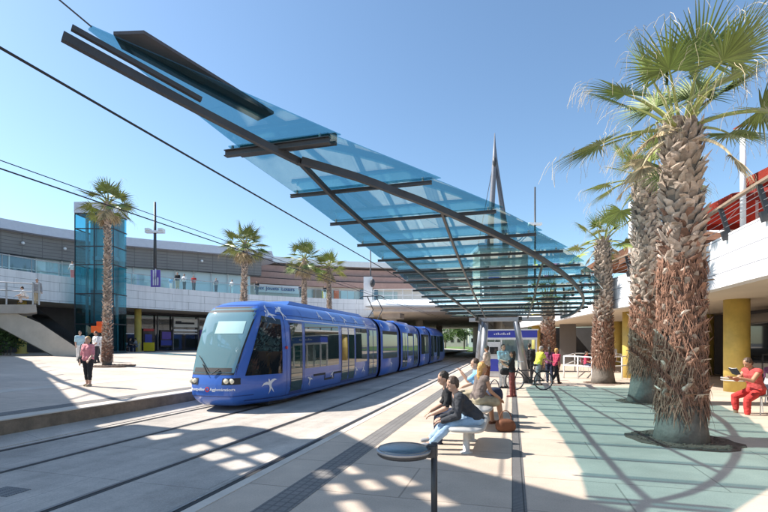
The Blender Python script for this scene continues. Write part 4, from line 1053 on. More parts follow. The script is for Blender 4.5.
def palm(loc, h, r0, r1, crown, label, seed, size=.2, red=(.2, .55), nf=22, ndry=10, nseg=26, bright=False, dens=1.25, elmin=-10, skirt=0, lp=1.0, lean=(0, 0)):
    rng = random.Random(seed)
    o = empty('palm_tree', loc, label, 'palm tree', 'palm trees around the square')
    def rf(z):
        u = z/h; e = .35*math.exp(-z/.35)*r0
        return r0+(r1-r0)*u+e
    bm = B(); n = 22
    rings = []
    lathe(bm, [(rf(h*i/n)*(1+.05*rng.uniform(-1, 1))-.02, h*i/n-.1*(i == 0)) for i in range(n+1)], 20)
    tr = mk(bm, 'trunk', M['barkgrey'], o, world=False, smooth=True)
    bm = B(); boots(bm, h*red[1], h-.05, rf, rng, size, dens); boots(bm, h*(red[1]-.10), h*red[1], rf, rng, size*.95, dens*1.7); boots(bm, h*red[0], h*(red[1]-.10), rf, rng, size*.9, dens*2.4); mk(bm, 'leaf_base', M['boot'], tr, world=False)
    bm = B()
    zz = [h*(red[0]*.9+(red[1]-red[0]*.9)*i/16) for i in range(17)]
    lathe(bm, [(rf(z)-.012+.02*rng.uniform(-1, 1), z) for z in zz], 26)
    boots(bm, h*red[0], h*(red[1]+.03), rf, rng, size*.95, dens*1.5, lf=1.0); boots(bm, h*(red[1]+.03), h*(red[1]+.16), rf, rng, size, dens*3.2)
    for i in range(int(2600*(1 if nseg > 20 else .35))):
        a = rng.uniform(0, 6.2832); z = h*rng.uniform(red[0]*.75, red[1]+.03); r_ = rf(z); L = rng.uniform(.10, .34)*size/.155; w = rng.uniform(.006, .019)*size/.155
        o_ = Vector((math.cos(a), math.sin(a), 0)); t_ = Vector((-o_.y, o_.x, 0)); p = o_*(r_+.005)+Vector((0, 0, z)); dr = t_*rng.uniform(-.45, .45); out_ = rng.uniform(.02, .55)
        prev = None
        for k in range(4):
            u = k/3; q = p+Vector((0, 0, -L*u))+dr*L*u+o_*(L*out_*u*(1-.45*u)+.012); ww = w*(1-.75*u)
            cur = [bm.verts.new(q-t_*ww), bm.verts.new(q+t_*ww), bm.verts.new(q+o_*ww*.7)]
            if prev:
                for j in range(3): bm.faces.new([prev[j], prev[(j+1) % 3], cur[(j+1) % 3], cur[j]])
            prev = cur
    mk(bm, 'trunk_fibre', M['boot_red'], tr, world=False)
    bm = B()
    for i in range(nf):
        u = i/(nf-1); az = i*2.39996+rng.uniform(-.2, .2); el = R(82-(82-elmin)*u**.9)+rng.uniform(-.12, .12)
        L = crown*lp*(.75+.35*u)*rng.uniform(.9, 1.1)
        frond(bm, (math.cos(az)*r1*.4, math.sin(az)*r1*.4, h-.1+.1*(1-u)), az, el, L, crown*.72*rng.uniform(.88, 1.1), .55+.6*u, rng, nseg, thread=.55)
    mk(bm, 'crown', [M['leaf_bright' if bright else 'leaf'], M['petiole'], M['leaf_dry']], o, world=False)
    bm = B()
    for i in range(ndry):
        az = i*2.39996+1+rng.uniform(-.3, .3); el = R(rng.uniform(-25, 28) if not skirt else rng.uniform(-75, -30))
        frond(bm, (math.cos(az)*r1*.6, math.sin(az)*r1*.6, h-.15-.25*rng.random()), az, el, crown*.7*lp*rng.uniform(.7, 1.1), crown*(.66 if skirt else .5)*rng.uniform(.7, 1), 1.9, rng, max(12, nseg-10), spread=75, fold=.6, thread=.5)
    mk(bm, 'dead_fronds', [M['leaf_dry'], M['leaf_dry'], M['leaf_dry']], o, world=False)
    return o
pA = gpt(681, 440); pB = gpt(646, 402); pC = gpt(603, 383)
def hgt(px_y, p): 
    Zc = -p.x*SY+p.y*CY; return CAMZ+(HOR-px_y)/FX*Zc
palm((pA.x, pA.y, 0), hgt(126, pA), 0.35, .275, 1.16, 'biggest palm, shaggy trunk, standing nearest on the platform', 11, size=.155, red=(.13, .56), nf=21, ndry=5, nseg=40, lp=1.0, elmin=6)
palm((pB.x, pB.y, 0), hgt(178, pB), .40, .30, 1.0, 'second palm close behind the biggest, trunk overlapping it', 12, size=.16, red=(.19, .42), nf=15, ndry=3, nseg=28, bright=True)
palm((pC.x, pC.y, 0), hgt(241, pC), .40, .27, .95, 'third palm back on the right with a small bright crown', 13, size=.15, red=(.17, .42), nf=13, ndry=2, nseg=26, bright=True)
palm((2.07, 28.7, 0), 4.6, .40, .32, .95, 'palm furthest along the platform, half hidden under the canopy end', 14, size=.18, red=(.08, .6), nf=14, ndry=6, nseg=20)
for px, yb, ytop, Z, w, lab, sd, zg, cr in ((107, 367, 202, 23.0, .155, 'palm on the left square beside the glass lift tower', 21, None, 1.25), (242, 345, 243, 31, .21, 'palm behind the front of the tram, before the shopping centre', 22, .6, 1.45), (304, 345, 259, 38, .21, 'left palm of the pair behind the middle of the tram', 23, .5, 1.55), (330, 345, 267, 38.5, .20, 'right palm of the pair behind the middle of the tram', 24, .5, 1.5)):
    p = wpt(px, Z); zg = plaza_z(p.x)-.03 if zg is None else plaza_z(p.x)-.03
    zt = CAMZ+(HOR-ytop)/FX*Z
    palm((p.x, p.y, zg), zt-zg, w+.04, w*.72, cr*.80, lab, sd, size=.125, red=(.05, .12), nf=17+sd*5 % 7, ndry=8+sd*3 % 9, nseg=18, dens=1.3, elmin=-25+sd*7 % 20, skirt=1, lp=.8+.06*(sd % 3), bright=sd == 24).rotation_euler = (.02*((sd*7) % 5-2), .018*((sd*3) % 5-2), sd*1.3)
# planting pits
def pit(p, rad, label):
    bm = B(); n = 30; rng = random.Random(3)
    prism(bm, [(p.x+rad*(1+.1*rng.uniform(-1, 1))*math.cos(2*math.pi*i/n), p.y+rad*(1+.1*rng.uniform(-1, 1))*math.sin(2*math.pi*i/n)) for i in range(n)], p.z-.05, p.z+.012)
    for i in range(160):
        a = rng.uniform(0, 6.28); q = rad*math.sqrt(rng.random())*.97; icos(bm, (p.x+q*math.cos(a), p.y+q*math.sin(a), p.z+.015), rng.uniform(.012, .035), 1, (1, 1, .6))
    tag(mk(bm, 'planting_pit', M['soil'], loc=tuple(p)), label, 'planting pit', 'planting pits round the palms')
pit(Vector((pA.x, pA.y, 0)), .84, 'round dark soil pit at the foot of the biggest palm')
pit(Vector((pB.x, pB.y, 0)), .75, 'round soil pit at the foot of the second palm')
pit(Vector((pC.x, pC.y, 0)), .75, 'soil pit at the foot of the third palm on the right')
q = wpt(107, 23.0); pit(Vector((q.x, q.y, plaza_z(q.x))), 1.3, 'dark soil pit round the palm on the left square')

# leafy trees beyond the underpass, shrub below the stair
def leafmass(bm, c, rad, n, size, rng):
    for i in range(n):
        while True:
            v = Vector((rng.uniform(-1, 1), rng.uniform(-1, 1), rng.uniform(-1, 1)))
            if .25 < v.length < 1: break
        p = Vector(c)+Vector((v.x*rad[0], v.y*rad[1], v.z*rad[2]))
        a = Vector((rng.uniform(-1, 1), rng.uniform(-1, 1), rng.uniform(-1, 1))).normalized(); b = a.orthogonal().normalized(); s = size*rng.uniform(.6, 1.3)
        c2 = a.cross(b)
        bm.faces.new([bm.verts.new(p+b*s), bm.verts.new(p+c2*s*.6), bm.verts.new(p-b*s), bm.verts.new(p-c2*s*.6)])
rng = random.Random(5)
for i, (x, y, h, lab) in enumerate(((-13, 128, 7, 'broad green tree beyond the underpass, left of the opening'), (-6.5, 134, 6.5, 'light green tree in the middle of the underpass opening'), (-1.5, 126, 6, 'green tree beyond the underpass, nearest the canopy column'), (4, 138, 7.5, 'far green tree glimpsed between the canopy columns'), (-20, 140, 8, 'green tree mostly hidden behind the tram in the underpass'))):
    o = empty('tree', (x, y, 0), lab, 'tree', 'trees beyond the underpass')
    bm = B(); tube(bm, [(0, 0, -.1), (.1, 0, h*.3), (0, .1, h*.6)], [.25, .2, .08], 8)
    for k in range(5):
        a = k*1.3; tube(bm, [(0, 0, h*.35), (math.cos(a)*h*.22, math.sin(a)*h*.22, h*.65)], [.1, .03], 6)
    mk(bm, 'trunk', M['treebark'], o, world=False)
    bm = B()
    for k in range(9):
        a = rng.uniform(0, 6.28); q = h*.28*rng.random()**.5; leafmass(bm, (math.cos(a)*q*1.3, math.sin(a)*q, h*rng.uniform(.42, .85)), (h*.22, h*.22, h*.16), 170, .22, rng)
    mk(bm, 'crown', M['treeleaf'], o, world=False, recalc=False)
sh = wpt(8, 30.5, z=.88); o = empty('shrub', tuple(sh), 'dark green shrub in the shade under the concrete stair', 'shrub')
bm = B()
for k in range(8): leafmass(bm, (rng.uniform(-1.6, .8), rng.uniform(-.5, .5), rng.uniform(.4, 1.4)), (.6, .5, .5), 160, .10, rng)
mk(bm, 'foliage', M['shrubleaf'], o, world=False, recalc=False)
bm = B()
for k in range(5): tube(bm, [(k*.3-1, 0, -.05), (k*.35-1.1, .1, 1)], .03, 5)
mk(bm, 'stems', M['treebark'], o, world=False)
# distant houses beyond the lawn
for i, (x, y, w, h, m, lab) in enumerate(((-9, 190, 16, 9, 'signwhite', 'pale far building above the trees in the underpass opening'), (8, 200, 14, 11, 'terracotta', 'pinkish far building beyond the lawn'), (-30, 210, 20, 10, 'beige', 'beige far building behind the tram in the underpass'))):
    o = empty('far_building', (x, y, 0), lab, 'building', 'far buildings')
    bm = B(); box(bm, -w/2, w/2, -4, 4, -.3, h); mk(bm, 'wall', M[m], o, world=False)
    bm = B(); box(bm, -w/2-.3, w/2+.3, -4.3, 4.3, h, h+.4); mk(bm, 'roof', M['concrete'], o, world=False)
    for k in range(int(w/3)):
        for z in (2, 5):
            bm = B(); box(bm, -w/2+1+k*3, -w/2+2.4+k*3, -4.06, -4.01, z, z+1.6); mk(bm, 'window', M['shopglass'], o, world=False)
#@@PROPS
# ------------------------------------------------------------------ platform furniture
def bench(x, y0, y1, label):
    o = empty('bench', (x, (y0+y1)/2, 0), label, 'bench', 'metal benches along the platform')
    n = 10; hwid = .29; pts = []
    L = (y1-y0)/2
    bm = B()
    # rounded plan, arched section
    outl = []
    for i in range(40):
        a = 2*math.pi*i/40; cx = math.copysign(abs(math.cos(a))**.45, math.cos(a))*hwid; cy = math.copysign(abs(math.sin(a))**.35, math.sin(a))*L
        outl.append((cx, cy))
    for sc, z in ((.90, .355), (1, .37), (1, .405), (.93, .425), (.6, .445), (.05, .452)):
        pts.append([bm.verts.new((px*sc if True else px, py*(1-(1-sc)*hwid/L), z)) for px, py in outl])
    for a, b in zip(pts, pts[1:]):
        for i in range(40): bm.faces.new([a[i], a[(i+1) % 40], b[(i+1) % 40], b[i]])
    bm.faces.new(list(reversed(pts[0]))); bm.faces.new(pts[-1])
    mk(bm, 'seat', M['seatmetal'], o, world=False, smooth=True)
    for s in (-1, 1):
        bm = B(); lathe(bm, [(.10, 0), (.10, .015), (.055, .03), (.05, .30), (.09, .356)], 18, (0, s*L*.6, 0)); mk(bm, 'leg', M['seatmetal'], o, world=False, smooth=True)
    bm = B(); box(bm, -.03, .03, -L*.6, L*.6, .31, .355); mk(bm, 'seat_frame', M['galv'], o, world=False)
    return o
bench(-.68, 6.75, 8.25, 'metal bench nearest us carrying the two seated men')
bench(-.66, 8.75, 11.4, 'metal bench behind, carrying the blond woman and the man in light blue')
# round leaning rest on a post, in front
rest = empty('leaning_rest', (-.60, 3.58, 0), 'round dark leaning rest on a slim post in the foreground', 'leaning rest')
bm = B(); tube(bm, [(-.60, 3.58, 0), (-.60, 3.58, .90)], .026, 16); mk(bm, 'post', M['steel'], rest, smooth=True)
bm = B(); dc = (-.60-.245*CY, 3.58-.245*SY, .80); lathe(bm, [(.0, .002), (.20, .0), (.212, .012), (.212, .03)], 40, dc)
mk(bm, 'pan', M['steel'], rest, smooth=False)
bm = B(); lathe(bm, [(.216, .030), (.218, .036), (.218, .046), (.206, .052)], 40, dc); mk(bm, 'rim', M['galv'], rest)
bm = B(); lathe(bm, [(.206, .046), (.205, .060), (.19, .066), (.1, .070), (.002, .071)], 40, dc); mk(bm, 'disc', M['disc'], rest, smooth=True)
bm = B(); box(bm, -.66, -.575, 3.545, 3.615, .78, .885); bmesh.ops.bevel(bm, geom=bm.edges[:], offset=.01, segments=2, affect='EDGES'); mk(bm, 'clamp', M['steel'], rest)
bm = B(); lathe(bm, [(.09, 0), (.09, .012), (.035, .02)], 20, (-.60, 3.58, 0)); mk(bm, 'foot_plate', M['steel'], rest)
# white tubular enclosure on the right
enc = empty('white_railing', tuple(gpt(590, 378)), 'white tubular railing enclosure beyond the third palm', 'railing')
e = [gpt(564, 378), gpt(578, 379), gpt(592, 381.5), gpt(622, 379), gpt(634, 376), gpt(612, 371), gpt(575, 371)]
bm = B()
for p in e: tube(bm, [(p.x, p.y, 0), (p.x, p.y, 1.08)], .035, 8)
mk(bm, 'posts', M['white'], enc, smooth=True)
for z in (1.06, .62): 
    bm = B(); tube(bm, [(p.x, p.y, z) for p in e+[e[0]]], .03, 8); mk(bm, 'rail', M['white'], enc, smooth=True)
# kiosk with blue fascia behind the columns
kx = wpt(510, 27.5); ko = empty('stop_kiosk', (kx.x, kx.y, 0), 'glazed tram stop kiosk with a blue fascia behind the canopy columns', 'kiosk')
bm = B(); rbox(bm, kx.x, kx.y, 1.55, .6, 2.02, 2.45, 0); mk(bm, 'fascia', M['signblue'], ko)
bm = B(); rbox(bm, kx.x, kx.y, 1.62, .66, 2.45, 2.52, 0); rbox(bm, kx.x, kx.y, 1.55, .6, 1.90, 2.02, 0)
for a in (-1.5, -.5, .5, 1.5): rbox(bm, kx.x+a, kx.y-.56, .04, .04, 0, 1.9, 0); rbox(bm, kx.x+a, kx.y+.56, .04, .04, 0, 1.9, 0)
mk(bm, 'frame', M['silver'], ko)
bm = B(); rbox(bm, kx.x, kx.y+.52, 1.45, .01, .2, 1.9, 0); mk(bm, 'glass', M['glass_clear'], ko)
bm = B()
for i in range(9): rbox(bm, kx.x-.9+i*.11, kx.y-.612, .028, .01, 2.19, 2.19+.07+.03*(i % 3), 0)
mk(bm, 'fascia_marks', M['bird'], ko)
tm = wpt(494, 22.5); bm = B(); rbox(bm, tm.x, tm.y, .35, .25, 0, 1.75, 0); bmesh.ops.bevel(bm, geom=bm.edges[:], offset=.04, segments=2, affect='EDGES')
tmo = mk(bm, 'ticket_machine', M['silver'], loc=(tm.x, tm.y, 0)); tag(tmo, 'grey ticket machine between the canopy columns', 'ticket machine')
bm = B(); rbox(bm, tm.x, tm.y-.256, .2, .008, 1.15, 1.5, 0); mk(bm, 'display', M['shopglass'], tmo)
bm = B(); rbox(bm, tm.x, tm.y-.256, .26, .008, .3, .9, 0); mk(bm, 'lower_panel', M['signblue'], tmo)
# cafe chairs and tables in the shade by the yellow column and chair of the reader
def chair(loc, rz, label, m='silver', grp='metal chairs'):
    o = empty('chair', loc, label, 'chair', grp, rz=rz)
    bm = B(); box(bm, -.21, .21, -.20, .22, .43, .455); mk(bm, 'seat', M[m], o, world=False)
    bm = B(); hexa(bm, [(-.20, -.22, .58), (.20, -.22, .58), (.20, -.20, .58), (-.20, -.20, .58), (-.18, -.30, .84), (.18, -.30, .84), (.18, -.28, .84), (-.18, -.28, .84)]); mk(bm, 'backrest', M[m], o, world=False)
    for sx in (-1, 1):
        bm = B(); tube(bm, [(sx*.20, .20, 0), (sx*.20, .19, .44)], .012, 6); mk(bm, 'leg', M['silver'], o, world=False)
        bm = B(); tube(bm, [(sx*.20, -.24, 0), (sx*.19, -.20, .45), (sx*.17, -.29, .86)], .012, 6); mk(bm, 'leg', M['silver'], o, world=False)
    return o
def cafe_table(loc, label):
    o = empty('cafe_table', loc, label, 'table', 'cafe tables')
    bm = B(); lathe(bm, [(.34, .71), (.35, .72), (.35, .74), (.34, .75)], 24); mk(bm, 'table_top', M['darkwall'], o, world=False)
    bm = B(); tube(bm, [(0, 0, .02), (0, 0, .71)], .03, 8); mk(bm, 'leg', M['silver'], o, world=False)
    bm = B(); lathe(bm, [(.22, 0), (.22, .02), (.04, .04)], 20); mk(bm, 'base', M['silver'], o, world=False)
#@@PEOPLE
# ------------------------------------------------------------------ people
def fuse(bm, voxel, smooth_it=4):
    me = bpy.data.meshes.new('t'); bm.to_mesh(me); bm.free()
    o = bpy.data.objects.new('t', me); COL.objects.link(o)
    md = o.modifiers.new('r', 'REMESH'); md.mode = 'VOXEL'; md.voxel_size = voxel; md.use_smooth_shade = True
    sm = o.modifiers.new('s', 'SMOOTH'); sm.iterations = smooth_it; sm.factor = .4
    m2 = bpy.data.meshes.new_from_object(o.evaluated_get(bpy.context.evaluated_depsgraph_get()))
    bpy.data.objects.remove(o); bpy.data.meshes.remove(me)
    return m2
def rotx(v, a): return Vector((v.x, v.y*math.cos(a)-v.z*math.sin(a), v.y*math.sin(a)+v.z*math.cos(a)))
def person(loc, rz, label, H=1.7, sit=None, lean=0, thigh=((0, 0), (0, 0)), arms=((5, 10, 8), (5, 10, 8)), head=(0, 0), top='c_white', bot='c_navy', hair='hair_dark', skin='skin',
           sleeve=.45, leg=1.0, longhair=False, skirt=0, fem=False, vox=.014, shoes='c_black', spread=.09, hairnone=False, group=None, top2=None):
    """local frame: facing +Y. thigh: (pitch, knee bend) per side; arms: (pitch, elbow bend, abduct) per side; sit = pelvis height"""
    k = H/1.72
    o = empty('person', loc, label, 'person', group, rz=rz)
    A = lambda p: Vector((0, math.sin(p), -math.cos(p)))
    legs = []
    for s, (tp, kb) in zip((-1, 1), thigh):
        hp = Vector((s*.088, 0, 0)); d1 = A(R(tp)); d1 = (d1+Vector((s*math.tan(R(4 if sit is None else 9)), 0, 0))).normalized() if sit is not None else d1
        kn = hp+d1*.43; d2 = A(R(tp-kb)); an = kn+d2*.41
        legs.append([hp, kn, an])
    lo = min(l[2].z for l in legs)
    pz = (sit/k if sit is not None else -lo+.075)
    for l in legs: 
        for i in range(3): l[i] = l[i]+Vector((0, 0, pz))
    pel = Vector((0, 0, pz+.02)); ln = R(lean)
    T = lambda x, y, z: pel+rotx(Vector((x, y, z)), -ln)
    waist = T(0, .0, .16); chest = T(0, .01, .34); neck = T(0, -.01, .50)
    curve = R(lean*.35)
    sh = [T(-.165 if fem else -.185, -.005, .445), T(.165 if fem else .185, -.005, .445)]
    hp_, hy_ = R(head[0]), R(head[1])
    hc = neck+rotx(Vector((0, .025, .155)), -ln*.6+hp_)
    HR = Matrix.Rotation(hy_, 3, 'Z') @ Matrix.Rotation(-ln*.6+hp_-.0, 3, 'X')
    HP = lambda v: hc+HR @ Vector(v)
    sw = .92 if fem else 1.0
    def torso(bm, g=0.0, full=True):
        for sx in (-.055, .055):
            caps(bm, T(sx*1.25, -.0, .02), .112+g, T(sx, 0, .17), .095*sw+g)
            caps(bm, T(sx, 0, .17), .095*sw+g, T(sx*1.35, .012, .34), .108*sw+g)
            caps(bm, T(sx*1.35, .012, .34), .105*sw+g, T(sx*1.5, -.005, .43), .075*sw+g)
        caps(bm, sh[0], .058*sw+g, sh[1], .058*sw+g)
        if full: caps(bm, T(0, -.01, .44), .07+g, neck, .052+g)
    def hand(bm, w, d, s):
        d = d.normalized(); side = d.cross(Vector((0, 0, 1))); side = side.normalized() if side.length > .1 else Vector((0, 1, 0))
        nrm = side.cross(d)
        for q in (-.025, 0, .025): caps(bm, w, .021, w+d*.085+side*q, .017, 1)
        for i, q in enumerate((-.033, -.011, .011, .033)):
            l = (.06, .072, .068, .052)[i]; b0 = w+d*.085+side*q; b1 = b0+(d-nrm*.25).normalized()*l*.55; b2 = b1+(d-nrm*.9).normalized()*l*.5
            caps(bm, b0, .0105, b1, .0095, 1); caps(bm, b1, .0095, b2, .008, 1)
        t0 = w+d*.03-side*s*.02; caps(bm, t0, .014, t0-side*s*.035+d*.03, .011, 1); caps(bm, t0-side*s*.035+d*.03, .011, t0-side*s*.038+d*.065, .009, 1)
    arm = []
    for s, S_, (ap, eb, ab) in zip((-1, 1), sh, arms):
        d1 = A(R(ap)); d1 = (d1+Vector((s*math.tan(R(ab)), 0, 0))).normalized(); el = S_+d1*.285
        d2 = A(R(ap+eb)); d2 = (d2+Vector((-s*(.28 if eb > 40 else -.05), 0, 0))).normalized(); wr = el+d2*.25
        arm.append((S_, el, wr, d2, s))
    def addarm(bm, g, frac):
        for S_, el, wr, d2, s in arm:
            t = min(1, frac*2); caps(bm, S_, .056*sw+g, S_.lerp(el, t), .046*sw+g)
            if frac > .5:
                t2 = (frac-.5)*2; caps(bm, el, .045*sw+g, el.lerp(wr, t2), .033+g*.9)
    def addleg(bm, g, frac):
        for l in legs:
            t = min(1, frac*2); caps(bm, l[0], .098+g, l[0].lerp(l[1], t), .098+g-(.038)*t)
            if frac > .5:
                t2 = (frac-.5)*2; m = l[1].lerp(l[2], .35)
                caps(bm, l[1], .060+g, m, .058+g) if t2 > .35 else caps(bm, l[1], .060+g, l[1].lerp(l[2], t2), .058+g)
                if t2 > .35: caps(bm, m, .058+g, l[1].lerp(l[2], t2), .045+g)
    def fin(bm, name, m, v, par=o):
        bmesh.ops.scale(bm, vec=(k, k, k), verts=bm.verts)
        me = fuse(bm, v); me.materials.append(M[m]); me.name = name
        amp, fr = dict(shirt=(.011, 9), dress=(.010, 9), trousers=(.010, 8), skirt=(.012, 8), hair=(.010, 28)).get(name, (0, 1))
        if amp and v < .02:
            for q, nv in [(q, q.normal.copy()) for q in me.vertices]:
                c_ = q.co*fr+Vector((loc[0]*3, loc[1]*3, 0)); c_.z *= 1.7 if name != 'hair' else .6
                q.co = q.co+nv*amp*(noise.noise(c_)+.5*noise.noise(c_*2.1))
        ob = bpy.data.objects.new(name, me); COL.objects.link(ob); ob.parent = par
        return ob
    # body
    bm = B(); torso(bm); addarm(bm, 0, 1.0); addleg(bm, 0, 1.0)
    for S_, el, wr, d2, s in arm: hand(bm, wr, d2, s)
    feet = []
    for l in legs:
        an = l[2]; toe = an+Vector((0, .15, -.045)); heel = an+Vector((0, -.045, -.04)); feet.append((an, toe, heel))
        caps(bm, an, .042, heel, .034); caps(bm, heel, .033, toe, .027); caps(bm, an, .04, toe, .026)
    icos(bm, HP((0, 0, .02)), 1, 3, (.074, .092, .105), HR); icos(bm, HP((0, .028, -.052)), 1, 2, (.055, .058, .060), HR)
    caps(bm, neck-Vector((0, 0, .05)), .054, HP((0, -.02, -.05)), .050)
    caps(bm, HP((0, .088, .0)), .009, HP((0, .105, -.030)), .014, 1)
    for s in (-1, 1): icos(bm, HP((s*.074, -.005, -.008)), 1, 1, (.012, .022, .032), HR)
    caps(bm, HP((-.018, .078, -.062)), .009, HP((.018, .078, -.062)), .009, 1)
    body = fin(bm, 'body', skin, vox)
    for s in (-1, 1):
        bm = B(); icos(bm, HP((s*.030, .082, .012))*k, .011*k, 1); mk(bm, 'eye', M['eye'], o, world=False)
    if not hairnone:
        bm = B(); icos(bm, HP((0, -.014, .040)), 1, 3, (.082, .094, .098), HR); icos(bm, HP((0, -.045, -.01)), 1, 2, (.074, .062, .075), HR)
        if longhair: caps(bm, HP((0, -.055, .0)), .07, HP((0, -.075, -.14)), .055); caps(bm, HP((0, -.075, -.14)), .06, HP((0, -.08, -.23)), .04)
        fin(bm, 'hair', hair, vox)
    bm = B(); torso(bm, .023, False); addarm(bm, .016, sleeve) if sleeve > 0 else None
    if top2: pass
    fin(bm, 'shirt' if not skirt else 'dress', top, vox)
    if skirt:
        bm = B()
        for l in legs: caps(bm, l[0], .125, l[0].lerp(l[1], skirt), .115)
        caps(bm, legs[0][0].lerp(legs[0][1], skirt), .10, legs[1][0].lerp(legs[1][1], skirt), .10); caps(bm, legs[0][0], .12, legs[1][0], .12)
        fin(bm, 'skirt', bot, vox)
    else:
        bm = B(); addleg(bm, .016, leg)
        for sx in (-.06, .06): caps(bm, T(sx, 0, .0), .124, T(sx, 0, .07), .104)
        fin(bm, 'trousers', bot, vox)
    if shoes:
        for an, toe, heel in feet:
            bm = B(); caps(bm, heel+Vector((0, 0, .0)), .042, toe, .034); caps(bm, an-Vector((0, 0, .02)), .046, toe, .034)
            fin(bm, 'shoe', shoes, vox)
    return o
D = math.degrees
def faceto(px_dx, px_dz=0):
    """heading whose +Y local points to camera-space direction (right, away)"""
    X = px_dx*CY-px_dz*SY; Y = px_dx*SY+px_dz*CY
    return math.atan2(-X, Y)
# two men on the near bench
person((-.54, 7.16, 0), faceto(-1, .02), 'man in dark grey sweater and pale jeans leaning forward on the near bench', H=1.68, sit=.51, lean=41, thigh=((82, 36), (86, 44)), arms=((8, 62, 10), (4, 66, 8)), head=(14, .15*57),
       top='c_charcoal', bot='c_jeans', hair='hair_brown', skin='skin', sleeve=.98, vox=.008, shoes='c_grey')
person((-.80, 7.78, 0), faceto(-1, .05), 'man in black T-shirt and dark jeans behind the man in pale jeans on the bench', H=1.72, sit=.51, lean=36, thigh=((80, 78), (82, 80)), arms=((12, 50, 8), (16, 46, 8)), head=(10, 14),
       top='c_black', bot='c_navy', hair='hair_dark', skin='skin', sleeve=.42, vox=.008)
person((-.68, 9.35, 0), faceto(.95, .35), 'blond woman in a sleeveless taupe dress seated on the second bench', H=1.66, sit=.54, lean=14, thigh=((78, 70), (84, 74)), arms=((22, 30, 4), (20, 34, 6)), head=(12, -10),
       top='c_taupe', bot='c_khaki', hair='hair_blond', longhair=True, skin='skin_tan', sleeve=0, skirt=.8, fem=True, vox=.009, shoes='c_brown')
person((-.70, 10.75, 0), faceto(-1, .1), 'man in a light blue shirt holding a phone to his face on the second bench', H=1.74, sit=.54, lean=12, thigh=((82, 76), (84, 78)), arms=((52, 92, 4), (20, 50, 5)), head=(0, 8), top='c_lightblue', bot='c_khaki', hair='hair_brown', vox=.011)
def bag(loc, size, m, label, rz=0, strap=None, nm='bag', cat='bag'):
    o = empty(nm, loc, label, cat); bm = B()
    v = icos(bm, (0, 0, 0), 1, 3)
    for q in bm.verts:
        c = q.co; q.co = Vector([math.copysign(abs(c[i])**.55, c[i])*size[i] for i in range(3)])
        q.co.x *= 1-.2*max(0, q.co.z/size[2])
    bmesh.ops.rotate(bm, verts=bm.verts, cent=(0, 0, 0), matrix=Matrix.Rotation(rz, 3, 'Z'))
    b = mk(bm, 'bag_body', M[m], o, world=False, smooth=True)
    ca, sa = math.cos(rz), math.sin(rz)
    bm = B(); h = strap or .18
    tube(bm, [(ca*size[0]*.6*math.cos(t), sa*size[0]*.6*math.cos(t), size[2]*.85+h*math.sin(t)) for t in [math.pi*i/10 for i in range(11)]], .010, 6)
    mk(bm, 'handle', M[m], o, world=False)
bag((-.36, 9.95, .60), (.17, .12, .15), 'c_navy', 'navy blue bag on the second bench beside the blond woman', rz=.5)
bag((-.12, 8.95, .12), (.19, .11, .12), 'c_brown', 'brown leather bag on the ground by the blond woman', rz=.3)
# standing group near the columns
p = gpt(512, 397); person((p.x, p.y, 0), faceto(-.9, .3), 'young woman in maroon trousers and dark top standing by the drain line', H=1.46, thigh=((3, 4), (-4, 3)), arms=((30, 88, 4), (34, 92, 4)), head=(12, 0), top='c_black', bot='c_maroon', hair='hair_dark', skin='skin_tan', fem=True, longhair=True, sleeve=.4, vox=.011, shoes='c_maroon')
bag((p.x-.20, p.y-.06, .80), (.17, .08, .11), 'c_black', 'black handbag held by the woman in maroon trousers', rz=.2, strap=.2)
p = gpt(503, 388); person((p.x, p.y, 0), faceto(.3, -.9), 'man in a pale cyan shirt standing behind the woman in maroon trousers', H=1.66, arms=((10, 20, 6), (20, 60, 6)), top='c_palecyan', bot='c_white', hair='hair_brown', vox=.014)
p = gpt(487, 388); person((p.x, p.y, 0), faceto(-.6, .4), 'person with bare arms in a beige top half hidden by the left column', H=1.6, arms=((10, 60, 6), (8, 20, 6)), top='c_floral', bot='c_brown', hair='hair_brown', skin='skin_tan', vox=.016)
p = gpt(527.5, 381); person((p.x+.1, p.y+.5, 0), faceto(.4, .8), 'person all in black standing behind the right column', H=1.68, top='c_black', bot='c_black', hair='hair_dark', sleeve=.98, vox=.016)
p = gpt(538, 385.5); person((p.x, p.y, 0), faceto(.9, .2), 'person in a pale top and yellow vest holding the bicycle', H=1.60, lean=14, thigh=((12, 8), (-10, 10)), arms=((30, 30, 6), (34, 36, 6)), top='c_hivis', bot='c_grey', hair='hair_grey', vox=.014, sleeve=.3)
p = gpt(549.5, 383); person((p.x, p.y, 0), faceto(.3, .9), 'woman in a purple top and dark jeans beside the bicycle', H=1.55, thigh=((6, 6), (-6, 10)), top='c_purple', bot='c_navy', hair='hair_dark', fem=True, longhair=True, vox=.014, skin='skin_tan')
p = gpt(556.5, 384); person((p.x, p.y, 0), faceto(.85, .4), 'woman in a red top and black trousers walking away by the bicycle', H=1.52, thigh=((20, 6), (-18, 22)), arms=((18, 30, 6), (-14, 18, 6)), top='c_magenta', bot='c_black', hair='hair_blond', fem=True, vox=.014, skin='skin_tan', shoes='c_brown')
p = gpt(617, 374); person((p.x, p.y+1.2, 0), faceto(-.5, -.8), 'person in white standing in the shade behind the white railing', H=1.62, top='c_white', bot='c_black', hair='hair_dark', vox=.018)
p = gpt(588, 374); person((p.x, p.y+.6, 0), faceto(.5, -.5), 'person in a pink top seated low inside the white railing', H=1.6, sit=.5, thigh=((80, 80), (82, 80)), arms=((20, 50, 5), (20, 50, 5)), top='c_magenta', bot='c_navy', hair='hair_dark', vox=.018)
chair((p.x, p.y+.6, 0), faceto(.5, -.5), 'metal chair under the person in pink inside the white railing')
